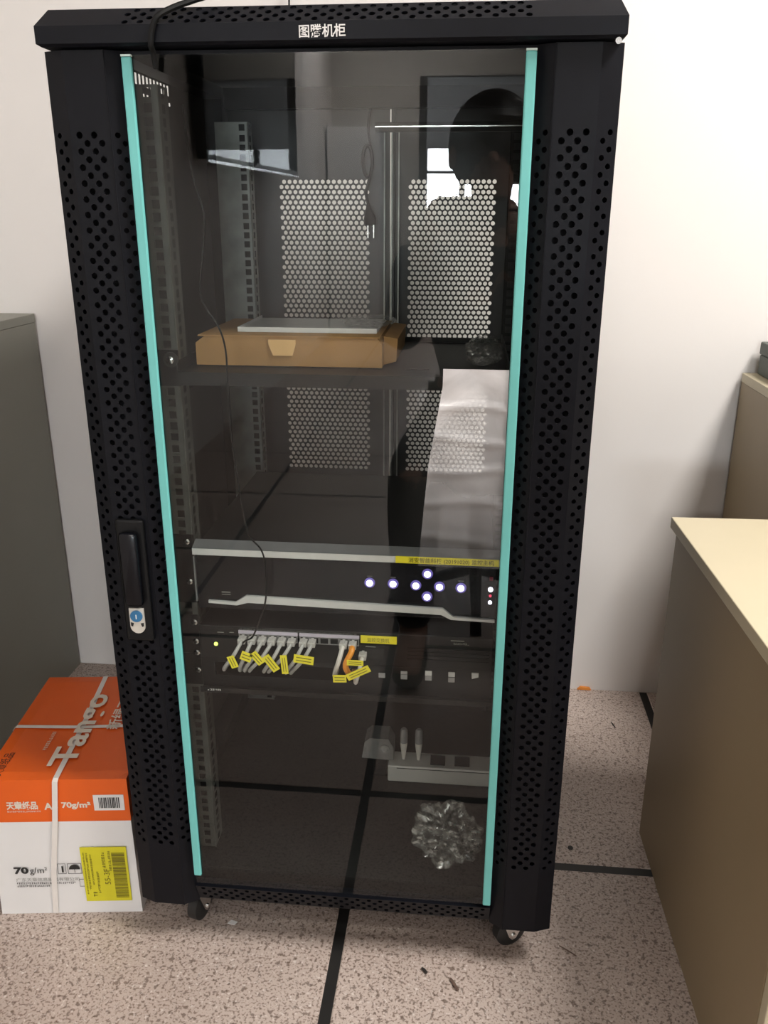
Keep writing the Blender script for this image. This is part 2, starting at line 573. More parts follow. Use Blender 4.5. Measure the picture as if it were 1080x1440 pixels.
# ================================================================== SETTING
WB, XL, XR = 0.812, -1.08, 2.7
GX, GY, TS = -0.0086, 0.2242, 0.6
fl = MB().box(XL, XR, WFY, WB, -0.05, -0.0015).build('floor', 'joint', kind='structure')
tm = None
ORG[fl.name] = Vector((0, 0, 0))
gap = 0.0085
i0, i1 = -2, 5
for i in range(i0, i1):
    for j in range(-13, 2):
        x0, x1 = GX + i * TS + gap, GX + (i + 1) * TS - gap
        y0, y1 = GY + j * TS + gap, GY + (j + 1) * TS - gap
        x0, x1 = max(x0, XL), min(x1, XR)
        y0, y1 = max(y0, WFY), min(y1, WB)
        if x1 - x0 < 0.02 or y1 - y0 < 0.02:
            continue
        full = abs((x1 - x0) - (TS - 2 * gap)) < 1e-5 and abs((y1 - y0) - (TS - 2 * gap)) < 1e-5
        if full and tm is not None:
            t = bpy.data.objects.new('floor_tile', tm)
            C.objects.link(t)
            t.parent = fl
        else:
            mb = MB()
            hx, hy = (x1 - x0) / 2, (y1 - y0) / 2
            e = 0.0018
            vs = [(-hx, -hy, -.0015), (hx, -hy, -.0015), (hx, hy, -.0015), (-hx, hy, -.0015),
                  (-hx + e, -hy + e, 0), (hx - e, -hy + e, 0), (hx - e, hy - e, 0), (-hx + e, hy - e, 0)]
            mb.add(vs, [(0, 3, 2, 1), (4, 5, 6, 7), (0, 1, 5, 4), (1, 2, 6, 5), (2, 3, 7, 6), (3, 0, 4, 7)])
            t = mb.build('floor_tile', 'tile', fl)
            if full:
                tm = t.data
        t.location = ((x0 + x1) / 2, (y0 + y1) / 2, 0)

MB().box(XL - .1, XR + .1, WB, WB + .12, -0.05, CEIL + .1).build('wall_back', 'wall', kind='structure')
MB().box(XL - .12, XL, WFY - .1, WB, -0.05, CEIL + .1).build('wall_left', 'wall', kind='structure')
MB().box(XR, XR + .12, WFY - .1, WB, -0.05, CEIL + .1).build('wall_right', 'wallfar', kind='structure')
MB().box(XL - .1, XR + .1, WFY - .1, WB + .1, CEIL, CEIL + .1).build('ceiling', 'ceil', kind='structure')
x0, x1, z0, z1 = WIN
wf = MB()
wf.box(XL, x0, WFY - .12, WFY, -0.05, CEIL)
wf.box(x1, XR, WFY - .12, WFY, -0.05, CEIL)
wf.box(x0, x1, WFY - .12, WFY, -0.05, z0)
wf.box(x0, x1, WFY - .12, WFY, z1, CEIL)
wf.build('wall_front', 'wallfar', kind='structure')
win = MB()
ft = 0.05
win.box(x0 - .02, x0 + ft, WFY - .08, WFY + .02, z0 - .02, z1 + .02)
win.box(x1 - ft, x1 + .02, WFY - .08, WFY + .02, z0 - .02, z1 + .02)
win.box(x0 + ft, x1 - ft, WFY - .08, WFY + .02, z0 - .02, z0 + ft)
win.box(x0 + ft, x1 - ft, WFY - .08, WFY + .02, z1 - ft, z1 + .02)
win.box(x0 + ft, x1 - ft, WFY - .06, WFY, 1.382, 1.400)
for mx in (0.06, 0.58):
    win.box(mx - .022, mx + .022, WFY - .07, WFY - .001, z0 + ft, z1 - ft)
wo = win.build('window_1', 'frame', kind='structure')
MB().box(x0 + ft, x1 - ft, WFY - .05, WFY - .045, z0 + ft, z1 - ft).build('window_pane', 'winglass', wo)
MB().box(x0 + ft - .005, x1 - ft + .005, WFY + .022, WFY + .027, 1.58, z1 + .01).build('roller_blind', 'blind', wo)

# ================================================================== SERVER CABINET
cab = thing('server_cabinet', 'tall black steel server cabinet with a glass front door and perforated door columns', 'cabinet', (0, 0.3, 0))
ZB, ZT = 0.077, 1.2145
COLP, ROWP, HR = 0.0165, 0.0082, 0.0037

# ---- front door frame: two folded, perforated columns, top strip, perforated bottom rail
door = MB()


def column(s):
    prof = [(0.2165, 0.012), (0.236, 0.0), (0.2810, 0.0), (0.3035, 0.0085)]
    zlo, zhi = 0.182, 1.139
    for k in range(3):
        a, b = Vector((prof[k][0] * s, prof[k][1], 0)), Vector((prof[k + 1][0] * s, prof[k + 1][1], 0))
        L = (b - a).length
        d = (b - a) / L
        n = Vector((-d.y, d.x, 0))
        if n.y < 0:
            n = -n          # points into the cabinet

        def fn(uu, vv, dd, a=a, d=d, n=n):
            q = a + d * uu + n * dd
            return (q.x, q.y, vv)
        use = {0: (0.0, min(L, 0.0225)), 1: (0.0075, L - 0.0075), 2: (0.001, L - 0.001)}[k]
        door.quad(fn(0, ZB, 0), fn(L, ZB, 0), fn(L, zlo, 0), fn(0, zlo, 0))
        door.quad(fn(0, zhi, 0), fn(L, zhi, 0), fn(L, ZT, 0), fn(0, ZT, 0))
        if k == 1:
            ua, ub = (L - COLP * 2.5) / 2, (L + COLP * 2.5) / 2
        else:
            wv = min(L - 0.0005, 0.0248)
            ua, ub = (L - wv) / 2, (L + wv) / 2
            if wv < COLP * 1.5:
                pass
        if ua > 1e-5:
            door.quad(fn(0, zlo, 0), fn(ua, zlo, 0), fn(ua, zhi, 0), fn(0, zhi, 0))
            door.quad(fn(ub, zlo, 0), fn(L, zlo, 0), fn(L, zhi, 0), fn(ub, zhi, 0))
        pt = COLP if k == 1 else (ub - ua) / 1.5
        perf(door, ua, ub, zlo, zhi, pt - 1e-7, ROWP, HR if k == 1 else 0.0031, fn)
    # outer return, caps and the thin raised crease
    door.quad((0.3035 * s, 0.0085, ZB), (0.3035 * s, 0.034, ZB), (0.3035 * s, 0.034, ZT), (0.3035 * s, 0.0085, ZT))
    pts = [(p[0] * s, p[1]) for p in prof] + [(0.3035 * s, 0.034), (0.2165 * s, 0.034)]
    door.add([(p[0], p[1], ZB) for p in pts], [tuple(range(6))])
    door.add([(p[0], p[1], ZT) for p in pts], [tuple(range(6))])
    door.quad((0.2165 * s, 0.012, ZB), (0.2165 * s, 0.034, ZB), (0.2165 * s, 0.034, ZT), (0.2165 * s, 0.012, ZT))
    door.quad((0.2165 * s, 0.034, ZB), (0.3035 * s, 0.034, ZB), (0.3035 * s, 0.034, ZT), (0.2165 * s, 0.034, ZT))
    door.tube([(0.2355 * s, -0.0003, ZB), (0.2355 * s, -0.0003, ZT)], 0.0009, 6)


column(-1)
column(1)
# bottom rail: lip, sloping perforated band, foot
door.box(-0.2165, 0.2165, 0.010, 0.016, 0.100, 0.116)
a0, a1 = Vector((0, 0.002, 0.112)), Vector((0, 0.014, 0.079))
La = (a1 - a0).length
da = (a1 - a0) / La
na = Vector((0, da.z, -da.y))
if na.y < 0:
    na = -na


def fnb(uu, vv, dd):
    q = a0 + da * vv + na * dd
    return (uu, q.y, q.z)


perf(door, -0.2165, 0.2165, 0.0, La, 0.0165 - 1e-6, 0.0080, 0.0034, fnb)
door.quad((-.2165, .002, .112), (.2165, .002, .112), (.2165, .012, .1125), (-.2165, .012, .1125))
door.quad((-.2165, .014, .079), (.2165, .014, .079), (.2165, .034, .077), (-.2165, .034, .077))
door.box(-0.2165, 0.2165, 0.012, 0.030, 1.2105, ZT)
front_door = door.build('front_door', 'black', cab)
MB().box(-0.2155, 0.2155, 0.0040, 0.0095, 0.1165, 1.2100).build('glass_pane', 'glass', front_door)
for s in (-1, 1):
    zb = 0.134 if s < 0 else 0.119
    MB().box(s * 0.211 - 0.0055, s * 0.211 + 0.0055, -0.0015, 0.0036, zb, 1.2075, bev=0.0015).build('edge_strip', 'teal', front_door, label='mint green rubber edge strip')
    MB().box(s * 0.211 - 0.0055, s * 0.211 + 0.0055, -0.0014, 0.0036, 1.2076, 1.2095).build('strip_tip', 'tip', front_door, label='pale cut end of the edge strip')
# swing handle with its lock
hb = MB()
hb.box(-0.277, -0.240, -0.006, -0.0006, 0.520, 0.690, bev=0.0035)
hb.build('handle_plate', 'blackplastic', front_door)
hg = MB()
hg.box(-0.2715, -0.2465, -0.016, -0.0061, 0.574, 0.675, bev=0.006)
hg.build('handle', 'blackgloss', front_door, smooth=True)
lp = [(-0.0098, 0.016)] + [(0.0098 * math.cos(t), -0.010 + 0.0098 * math.sin(t)) for t in [math.pi + k * math.pi / 10 for k in range(11)]] + [(0.0098, 0.016)]
MB().prism([(-0.2595 + p[0], 0.5525 + p[1]) for p in lp], 'y', -0.0085, -0.0061).build('lock_plate', 'lockplate', front_door, label='steel lock plate')
MB().disc((-0.2595, -0.0086, 0.5580), (0, -1, 0), 0.0080, 0.0022, 20).build('lock_disc', 'lockblue', front_door, label='blue key hole disc')
lettering('1', 0.0085, (-0.2612, -0.0110, 0.5550), (1, 0, 0), (0, 0, 1), 'print_white', front_door, bold=0.0003)
lc = MB()
for s in (-1, 1):
    lc.prism([(-0.2595 + s * 0.0088, 0.5485), (-0.2595 + s * 0.0045, 0.5475), (-0.2595 + s * 0.0062, 0.5425), (-0.2595 + s * 0.0085, 0.5435)], 'y', -0.0090, -0.0086)
lc.build('lock_slot', 'print_black', front_door)

# ---- top cap
cap = MB()
CY, CZ0, CZ1 = -0.012, 1.2185, 1.2350
b0, b1 = Vector((0, CY, CZ1)), Vector((0, 0.013, 1.2545))
Lb = (b1 - b0).length
db = (b1 - b0) / Lb
nb = Vector((0, -db.z, db.y))
if nb.y < 0:
    nb = -nb


def fnc(uu, vv, dd):
    q = b0 + db * vv + nb * dd
    return (uu, q.y, q.z)


XC = 0.3025
cap.quad((-XC, CY, CZ0), (XC, CY, CZ0), (XC, CY, CZ1), (-XC, CY, CZ1))
pa, pb = -0.2185, 0.2185
cap.quad(fnc(-XC, 0, 0), fnc(pa, 0, 0), fnc(pa, Lb, 0), fnc(-XC + .006, Lb, 0))
cap.quad(fnc(pb, 0, 0), fnc(XC, 0, 0), fnc(XC - .006, Lb, 0), fnc(pb, Lb, 0))
perf(cap, pa, pb, 0, Lb, 0.0165 - 1e-6, 0.0074, 0.0035, fnc)
cap.quad((-XC, CY, CZ0), (XC, CY, CZ0), (XC - .004, CY + .004, CZ0 - .0025), (-XC + .004, CY + .004, CZ0 - .0025))
cap.quad((-XC + .004, CY + .004, CZ0 - .0025), (XC - .004, CY + .004, CZ0 - .0025), (XC - .004, 0.03, CZ0 - .0025), (-XC + .004, 0.03, CZ0 - .0025))
for s in (-1, 1):
    cap.add([(s * XC, CY, CZ0), (s * XC, CY, CZ1), (s * (XC - .006), 0.013, 1.2545), (s * (XC - .006), 0.045, 1.2545), (s * XC, 0.045, CZ0)], [(0, 1, 2, 3, 4)])
cap.box(-XC + .006, XC - .006, 0.0131, 0.60, 1.2500, 1.2545)
top_cap = cap.build('top_cap', 'black', cab)
lettering('图腾机柜', 0.0124, (0.0, CY - 0.0002, 1.2215), (1, 0, 0.01), (-0.01, 0, 1), 'print_white', cab, bold=0.0002, align='CENTER', width=0.0475, label='white cabinet maker lettering')

# ---- shell: side panels (left one with vent slots), roof frame, base, rear door
SX = 0.2945
left = MB()
slots = [(0.203 + k * 0.0140) for k in range(13)]
zs0, zs1 = 1.2145, 1.2285
ys = 0.034
for k, sy in enumerate(slots):
    left.box(-SX - .0004, -SX, ys, sy, zs0, zs1)
    ys = sy + 0.0080
left.box(-SX - .0004, -SX, ys, 0.585, zs0, zs1)
left.box(-SX - .0015, -SX, 0.034, 0.585, zs1, 1.2500)
left.box(-SX - .0015, -SX, 0.034, 0.585, 1.2060, zs0)
dots = [0.255, 0.27, 0.285, 0.34, 0.352, 0.375]
ys = 0.034
for sy in dots:
    left.box(-SX - .0004, -SX, ys, sy, 1.2010, 1.2060)
    ys = sy + 0.0075
left.box(-SX - .0004, -SX, ys, 0.585, 1.2010, 1.2060)
left.box(-SX - .0015, -SX, 0.034, 0.585, 0.085, 1.2010)
left.build('side_panel', 'side', cab)
MB().box(SX, SX + .0015, 0.034, 0.585, 0.085, 1.2500).build('side_panel', 'inner', cab)
MB().box(-0.292, 0.292, 0.034, 0.585, 0.1150, 0.1200).build('base_plate', 'inner', cab)
fr = MB()
for sx in (-1, 1):
    for yy in (0.036, 0.545):
        fr.box(*(sorted((sx * 0.2925, sx * 0.262))), yy, yy + 0.035, 0.086, 1.248)
    for zz, hh in ((0.1205, .03), (1.2300, .018)):
        fr.box(*(sorted((sx * 0.2925, sx * 0.262))), 0.072, 0.544, zz, zz + hh)
    for zz in (0.35, 0.80):
        fr.box(*(sorted((sx * 0.286, sx * 0.262))), 0.072, 0.544, zz, zz + 0.022)
fr.box(-0.261, 0.261, 0.036, 0.060, 1.216, 1.248)
fr.box(-0.261, 0.261, 0.556, 0.580, 1.216, 1.248)
fr.box(-0.261, 0.261, 0.036, 0.060, 0.086, 0.1145)
fr.box(-0.261, 0.261, 0.556, 0.580, 0.086, 0.1145)
fr.build('frame', 'inner', cab)
br = MB()
br.box(0.02, 0.255, 0.300, 0.306, 1.158, 1.1705)
br.cur = 1
br.box(0.02, 0.255, 0.2985, 0.2998, 1.1640, 1.1656)
br.build('cross_brace', ['inner', 'chrome'], cab, label='thin cross brace with a bright metal edge')

# rear double door with two perforated windows
RY = 0.588


def rear_leaf(xa, xb, pa, pb, name):
    mb = MB()

    def fn(uu, vv, dd):
        return (uu, RY + dd, vv)
    zlo, zhi = 0.583, 1.112
    mb.quad((xa, RY, 0.09), (xb, RY, 0.09), (xb, RY, zlo), (xa, RY, zlo))
    mb.quad((xa, RY, zhi), (xb, RY, zhi), (xb, RY, 1.248), (xa, RY, 1.248))
    mb.quad((xa, RY, zlo), (pa, RY, zlo), (pa, RY, zhi), (xa, RY, zhi))
    mb.quad((pb, RY, zlo), (xb, RY, zlo), (xb, RY, zhi), (pb, RY, zhi))
    perf(mb, pa, pb, zlo, zhi, (pb - pa) / 16.5 - 1e-7, 0.0084, 0.0037, fn, depth=0.0012)
    for xe in (xa, xb):
        w = 0.006
        x_0, x_1 = (xe, xe + w) if xe == xa else (xe - w, xe)
        mb.box(x_0, x_1, RY - 0.012, RY - 0.0005, 0.10, 1.24)
    return mb.build(name, 'reardoor', cab)


rear_leaf(-0.290, 0.0150, -0.180, -0.0200, 'rear_door')
rear_leaf(0.0175, 0.290, 0.0455, 0.1975, 'rear_door')
rs = MB()
for xx in (0.0055, 0.0180, 0.0300):
    rs.box(xx, xx + 0.0022, RY - 0.0165, RY - 0.0125, 0.13, 1.18)
rs.build('door_seam_strip', 'galv', cab, label='bright vertical seam strips of the rear doors')


# ---- rack rails with EIA square holes
def rail(xc, y, s, m, zlo=0.135, zhi=1.195, back=0.035, wl=0.017, wr=0.0125):
    """front facing strip (hole line at xc) folded back on the inner side; s=+1: inner side is +x"""
    mb = MB()
    xi, xo = xc + s * wr, xc - s * wl
    a, b = min(xi, xo), max(xi, xo)
    hs = 0.0049
    z = zlo
    k = 0
    step = (0.015875, 0.015875, 0.0127)
    while z + 0.016 < zhi:
        h = step[k % 3]
        zc = z + h / 2
        mb.quad((a, y, z), (b, y, z), (b, y, zc - hs), (a, y, zc - hs))
        mb.quad((a, y, zc + hs), (b, y, zc + hs), (b, y, z + h), (a, y, z + h))
        mb.quad((a, y, zc - hs), (xc - hs, y, zc - hs), (xc - hs, y, zc + hs), (a, y, zc + hs))
        mb.quad((xc + hs, y, zc - hs), (b, y, zc - hs), (b, y, zc + hs), (xc + hs, y, zc + hs))
        # edges of the hole
        q = [(xc - hs, zc - hs), (xc + hs, zc - hs), (xc + hs, zc + hs), (xc - hs, zc + hs)]
        for e in range(4):
            p1, p2 = q[e], q[(e + 1) % 4]
            mb.quad((p1[0], y, p1[1]), (p2[0], y, p2[1]), (p2[0], y + .002, p2[1]), (p1[0], y + .002, p1[1]))
        # slots in the folded side
        mb.quad((xi, y, z), (xi, y + back * .35, z), (xi, y + back * .35, z + h), (xi, y, z + h))
        mb.quad((xi, y + back * .65, z), (xi, y + back, z), (xi, y + back, z + h), (xi, y + back * .65, z + h))
        mb.quad((xi, y + back * .35, z), (xi, y + back * .65, z), (xi, y + back * .65, zc - hs), (xi, y + back * .35, zc - hs))
        mb.quad((xi, y + back * .35, zc + hs), (xi, y + back * .65, zc + hs), (xi, y + back * .65, z + h), (xi, y + back * .35, z + h))
        z += h
        k += 1
    mb.box(min(xo, xo - s * .02), max(xo, xo - s * .02), y, y + .002, zlo, z)
    mb.tube([(xi, y - .0002, zlo), (xi, y - .0002, z)], 0.0011, 6)
    o = mb.build('rack_rail', m, cab)
    return o


rail(-0.2135, 0.060, 1, 'rail_dark')
rail(0.2225, 0.060, -1, 'inner', wr=0.010)
rail(-0.2135, 0.480, 1, 'galv', wl=0.024, wr=0.0095, back=0.03)
rail(0.2225, 0.480, -1, 'inner', wr=0.010, back=0.03)

# ---- casters
for cx in (-0.235, 0.2445):
    for cy in (0.052, 0.54):
        CT = Matrix.Translation((cx, cy, 0)) @ Matrix.Rotation(math.radians(-62 if cx > 0 else -15), 4, 'Z')
        ck = MB()
        ck.box(-.022, .022, -.022, .022, 0.0735, 0.0765)
        ck.disc((0, 0, 0.066), (0, 0, 1), 0.016, 0.0075, 16)
        for s in (-1, 1):
            x_ = s * 0.0135
            ck.prism([(-.017, .066), (.019, .066), (.016, .030), (.010, .019), (.004, .017), (-.002, .024)], 'x', x_ - .0011, x_ + .0011)
        ck.disc((-.0170, 0.006, 0.025), (1, 0, 0), 0.0038, 0.034, 10)
        cf = ck.build('caster', 'chrome', cab, label='chrome fork of a swivel caster', tf=CT)
        MB().lathe((-.0105, 0.006, 0.0252), (1, 0, 0), [(0, .018), (.003, .0245), (.018, .0245), (.021, .018)], 24).build('wheel', 'wheel', cf, smooth=True, label='black rubber wheel', tf=CT)
MB().disc((0.2945, -0.0082, 1.2135), (0, -1, 0), 0.0032, 0.002, 10).build('hinge_screw', 'chrome', cab)
MB().disc((0.2965, 0.0150, 0.1085), (0, -1, 0), 0.0020, 0.004, 10).build('hinge_screw', 'chrome', cab)


def screw(parent, x, y, z, big=False):
    mb = MB()
    if big:
        mb.disc((x, y, z), (0, -1, 0), 0.0095, 0.002, 16)
        mb.cur = 1
        mb.lathe((x, y - .0021, z), (0, -1, 0), [(0, .0055), (.002, .0050), (.0032, .002)], 12)
        return mb.build('screw', ['screwblack', 'chrome'], parent, smooth=True, label='silver screw in a black washer')
    mb.cur = 0
    mb.lathe((x, y, z), (0, -1, 0), [(0, .0046), (.0016, .0044), (.0028, .0022)], 12)
    mb.cur = 1
    mb.box(x - .0026, x + .0026, y - .0031, y - .0027, z - .0005, z + .0005)
    mb.box(x - .0005, x + .0005, y - .0031, y - .0027, z - .0026, z + .0026)
    return mb.build('screw', ['chrome', 'print_black'], parent, label='silver cross head screw')


# ================================================================== RACK SHELF
sh = thing('rack_shelf', 'black steel shelf across the middle of the server cabinet, carrying a flat brown carton', 'shelf', (0, 0.06, 0.85))
s1 = MB()
s1.box(-0.200, 0.207, 0.054, 0.345, 0.8645, 0.8665)
s1.box(-0.200, 0.207, 0.052, 0.054, 0.8500, 0.8665)
s1.box(-0.200, 0.207, 0.054, 0.066, 0.8500, 0.8515)
s1.box(-0.200, 0.207, 0.343, 0.345, 0.8667, 0.8740)
for s in (-1, 1):
    x_ = -0.200 if s < 0 else 0.207
    s1.box(min(x_, x_ + s * .002), max(x_, x_ + s * .002), 0.054, 0.345, 0.8480, 0.8800)
for k in range(6):
    s1.box(-0.16 + k * 0.06, -0.13 + k * 0.06, 0.10, 0.104, 0.86655, 0.8675)
s1.build('shelf_tray', 'inner', sh)
for s in (-1, 1):
    a_, b_ = sorted((s * 0.199 + (0.0 if s < 0 else 0.0095), s * 0.232))
    MB().box(a_, b_, 0.0555, 0.0575, 0.848, 0.893).build('ear', 'blackplastic', sh)
screw(sh, -0.2085, 0.0553, 0.881, True)

# flat carton on the shelf
ct = thing('flat_carton', 'flat brown cardboard carton with a pale tuck flap lying on the cabinet shelf', 'box', (-0.07, 0.17, 0.8675))
cb = MB()
cb.prism([(-0.190, 0.8680), (0.050, 0.8680), (0.050, 0.8970), (0.044, 0.9045), (-0.178, 0.9045), (-0.190, 0.8960)], 'y', 0.099, 0.275)
cb.build('carton_body', 'kraft', ct)
lid = MB()
lid.box(-0.186, 0.047, 0.0975, 0.2765, 0.9047, 0.9062)
lid.build('lid', 'kraft', ct)
MB().prism([(-0.0945, 0.9015), (-0.0595, 0.9015), (-0.0595, 0.896), (-0.0640, 0.8815), (-0.0890, 0.8815), (-0.0945, 0.896)], 'y', 0.0965, 0.0985).build('tuck_flap', 'kraftlight', ct, label='pale tuck flap')
MB().prism([(0.0502, 0.8685), (0.066, 0.873), (0.068, 0.902), (0.0502, 0.9045)], 'y', 0.12, 0.27).build('end_flap', 'kraft', ct)
tr = tag((lambda m: (m.box(-0.142, 0.040, 0.130, 0.262, 0.9066, 0.9096, bev=0.001), m.box(-0.142, 0.040, 0.1290, 0.1302, 0.9066, 0.9128), m.box(-0.142, -0.1405, 0.1303, 0.262, 0.9097, 0.9128), m.build('metal_tray', 'silver'))[-1])(MB()),
         'thin silver metal tray lying on top of the flat brown carton', 'tray')


def crumple(name, c, rx, ry, rz, seed, m, label, cat, sub=4, amp=0.35, flat=True):
    """a crumpled clear bag: noisy, folded blob resting at height c.z"""
    rnd = random.Random(seed)
    bm = bmesh.new()
    bmesh.ops.create_icosphere(bm, subdivisions=sub, radius=1.0)
    dirs = [(Vector((rnd.gauss(0, 1), rnd.gauss(0, 1), rnd.gauss(0, 1))).normalized(), rnd.uniform(3, 10), rnd.uniform(0, 6.28), rnd.uniform(.3, 1)) for _ in range(12)]
    for v in bm.verts:
        p = v.co.copy()
        n = 0
        for d, f, ph, am in dirs:
            n += am * (abs(math.sin(p.dot(d) * f + ph)) - 0.6)
        k = 1 + amp * n / 3.2
        q = p * k
        z = q.z if q.z > -0.75 else -0.75
        v.co = Vector((c[0] + q.x * rx, c[1] + q.y * ry, c[2] + (z + 0.75) * rz))
    bm.verts.index_update()
    mb = MB()
    mb.add([v.co.copy() for v in bm.verts], [[v.index for v in f.verts] for f in bm.faces])
    bm.free()
    return tag(mb.build(name, m), label, cat)


crumple('plastic_bag', (0.178, 0.165, 0.8680), 0.022, 0.050, 0.019, 3, 'bag', 'crumpled clear plastic bag on the cabinet shelf, right of the carton', 'bag')
crumple('plastic_bag', (0.024, 0.20, 0.9100), 0.034, 0.045, 0.006, 8, 'bag', 'clear wrapping lying over the right end of the carton and tray', 'wrapping')
crumple('plastic_bag', (0.150, 0.112, 0.1202), 0.044, 0.050, 0.034, 5, 'bag', 'crumpled clear plastic bag at the bottom of the server cabinet', 'bag', sub=5, amp=0.7)

# bright reflection on the glass, painted as a creased translucent film
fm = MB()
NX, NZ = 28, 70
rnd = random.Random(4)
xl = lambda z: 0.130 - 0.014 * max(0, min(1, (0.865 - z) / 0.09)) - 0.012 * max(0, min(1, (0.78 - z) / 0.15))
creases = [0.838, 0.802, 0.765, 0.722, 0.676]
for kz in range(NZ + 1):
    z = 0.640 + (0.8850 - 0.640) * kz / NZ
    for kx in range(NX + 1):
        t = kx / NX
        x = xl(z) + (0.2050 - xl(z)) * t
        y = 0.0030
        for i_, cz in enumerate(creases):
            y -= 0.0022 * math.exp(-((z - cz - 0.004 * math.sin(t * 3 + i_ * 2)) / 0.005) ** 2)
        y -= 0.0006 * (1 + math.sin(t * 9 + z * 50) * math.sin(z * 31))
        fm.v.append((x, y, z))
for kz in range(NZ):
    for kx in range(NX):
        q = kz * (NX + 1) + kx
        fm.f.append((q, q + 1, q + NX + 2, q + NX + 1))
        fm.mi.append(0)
tag(fm.build('reflection_film', 'film', smooth=True), 'creased translucent white film painting a bright reflection on the right half of the glass door', 'film')

# ================================================================== VIDEO RECORDER
nv = thing('video_recorder', 'black rack video recorder with silver trim and glowing round white buttons', 'recorder', (0, 0.2, 0.543))
NY = 0.050
MB().box(-0.195, 0.200, NY + 0.006, 0.40, 0.546, 0.634).build('body', 'blackplastic', nv)
MB().box(-0.1955, 0.2055, NY, NY + 0.0058, 0.545, 0.6265, bev=0.001).build('face_plate', 'blackgloss', nv)
ts = MB()
ts.prism([(NY - 0.004, 0.6245), (NY - 0.004, 0.6335), (NY + 0.0135, 0.6400), (NY + 0.0135, 0.6345), (NY + .0059, 0.6345), (NY + .0059, 0.6268), (NY + 0.0001, 0.6268)], 'x', -0.1975, 0.2075)
ts.cur = 1
ts.quad((-0.1975, NY - .0041, 0.6338), (0.2075, NY - .0041, 0.6338), (0.2075, NY + .0136, 0.6404), (-0.1975, NY + .0136, 0.6404))
ts.build('top_trim', ['silver', 'silverdark'], nv, label='silver top trim')
bt = MB()
P_ = [(-0.180, 0.5585), (-0.143, 0.5572), (-0.128, 0.5675), (0.136, 0.5615), (0.150, 0.5500), (0.2045, 0.5480),
      (0.2045, 0.5445), (0.147, 0.5460), (0.134, 0.5525), (-0.126, 0.5575), (-0.141, 0.5530), (-0.180, 0.5550)]
bt.prism(P_, 'y', NY - 0.0045, NY - 0.0002)
bt.build('lower_trim', 'silver', nv, label='silver lower trim stepped at both ends')
MB().box(-0.1975, -0.1958, NY - 0.003, NY + 0.004, 0.556, 0.622).build('side_trim', 'silverdark', nv, label='thin silver side edge')
for bx, bz in ((0.039, 0.593), (0.070, 0.593), (0.100, 0.592), (0.1150, 0.609), (0.131, 0.5915), (0.1150, 0.5765), (0.159, 0.591)):
    b = MB().lathe((bx, NY - 0.0002, bz), (0, -1, 0), [(0, .0072), (.0012, .0070), (.0016, .0062)], 20).build('button', 'ledring', nv, label='round lit button')
    MB().disc((bx, NY - 0.0019, bz), (0, -1, 0), 0.0044, 0.0008, 20).build('button_light', 'led', b, label='glowing white button centre')
for bz, m_, r_ in ((0.5905, 'led', .0032), (0.5815, 'ledred', .0018), (0.5720, 'led', .0025)):
    MB().disc((0.1975, NY - 0.0002, bz), (0, -1, 0), r_, 0.0012, 14).build('indicator', m_, nv, label='small red indicator light' if m_ == 'ledred' else 'small white indicator light')
MB().box(0.1955, 0.2000, NY - 0.0012, NY - 0.0002, 0.6030, 0.6085).build('receiver_window', 'receiver', nv, label='dark red receiver window')
lb = MB().box(0.0735, 0.2065, NY - 0.0056, NY - 0.0042, 0.6250, 0.6342).build('label_tape', 'ylabel', nv, label='yellow label tape with black writing')
lettering('消安智能科技 (20191020) 监控主机', 0.0072, (0.090, NY - 0.0057, 0.6272), (1, 0, 0), (0, 0, 1), 'print_olive', lb, width=0.110, bold=0.0001)
tk = MB()
for bx, bz in ((0.039, 0.6018), (0.070, 0.6015), (0.159, 0.6002)):
    tk.box(bx - .0035, bx + .0035, NY - .0004, NY - .0001, bz, bz + .0007)
tk.box(-0.162, -0.150, NY - .0006, NY - .0001, 0.5695, 0.5707)
tk.box(-0.162, -0.150, NY - .0006, NY - .0001, 0.5665, 0.5672)
tk.build('face_marking', 'print_grey', nv, kind='stuff')
for bz in (0.638, 0.580):
    screw(nv, -0.2080, 0.0585, bz)
MB().box(-0.2320, -0.1985, 0.0588, 0.0597, 0.548, 0.648).build('ear', 'blackplastic', nv)
MB().box(0.2060, 0.2350, 0.0588, 0.0597, 0.548, 0.632).build('ear', 'blackplastic', nv)

# ================================================================== NETWORK SWITCH
sw = thing('network_switch', 'black rack network switch with a row of ports and a yellow label below the recorder', 'switch', (0, 0.2, 0.468))
SY = 0.050
MB().box(-0.1975, 0.2045, SY, 0.30, 0.4690, 0.5190, bev=0.0012).build('body', 'blackplastic', sw)
ps = MB()
for xa, xb in ((-0.142, -0.0600), (-0.0575, 0.0245)):
    ps.box(xa, xb, SY - .0018, SY - .0001, 0.5095, 0.5140)
ps.build('port_number_strip', 'lilac', sw, label='pale lilac port number strip')
fine_print((-0.140, SY - .0003, 0.5150), (1, 0, 0), (0, 0, 1), .160, .0018, 'print_grey', sw, 4)
for k in range(12):
    xa = -0.1418 + k * 0.01365 + (0.0026 if k > 5 else 0)
    pm = MB()
    z_a, z_b = 0.4985, 0.5090
    w_ = 0.0132
    pm.box(xa, xa + w_, SY - .0016, SY - .0001, z_b - .0010, z_b)
    pm.box(xa, xa + w_, SY - .0016, SY - .0001, z_a, z_a + .0009)
    pm.box(xa, xa + .0012, SY - .0016, SY - .0001, z_a + .0009, z_b - .0010)
    pm.box(xa + w_ - .0012, xa + w_, SY - .0016, SY - .0001, z_a + .0009, z_b - .0010)
    pm.cur = 1
    pm.box(xa + .0012, xa + w_ - .0012, SY - .0006, SY - .0001, z_a + .0009, z_b - .0010)
    pm.build('port', ['portgrey', 'portdark'], sw)
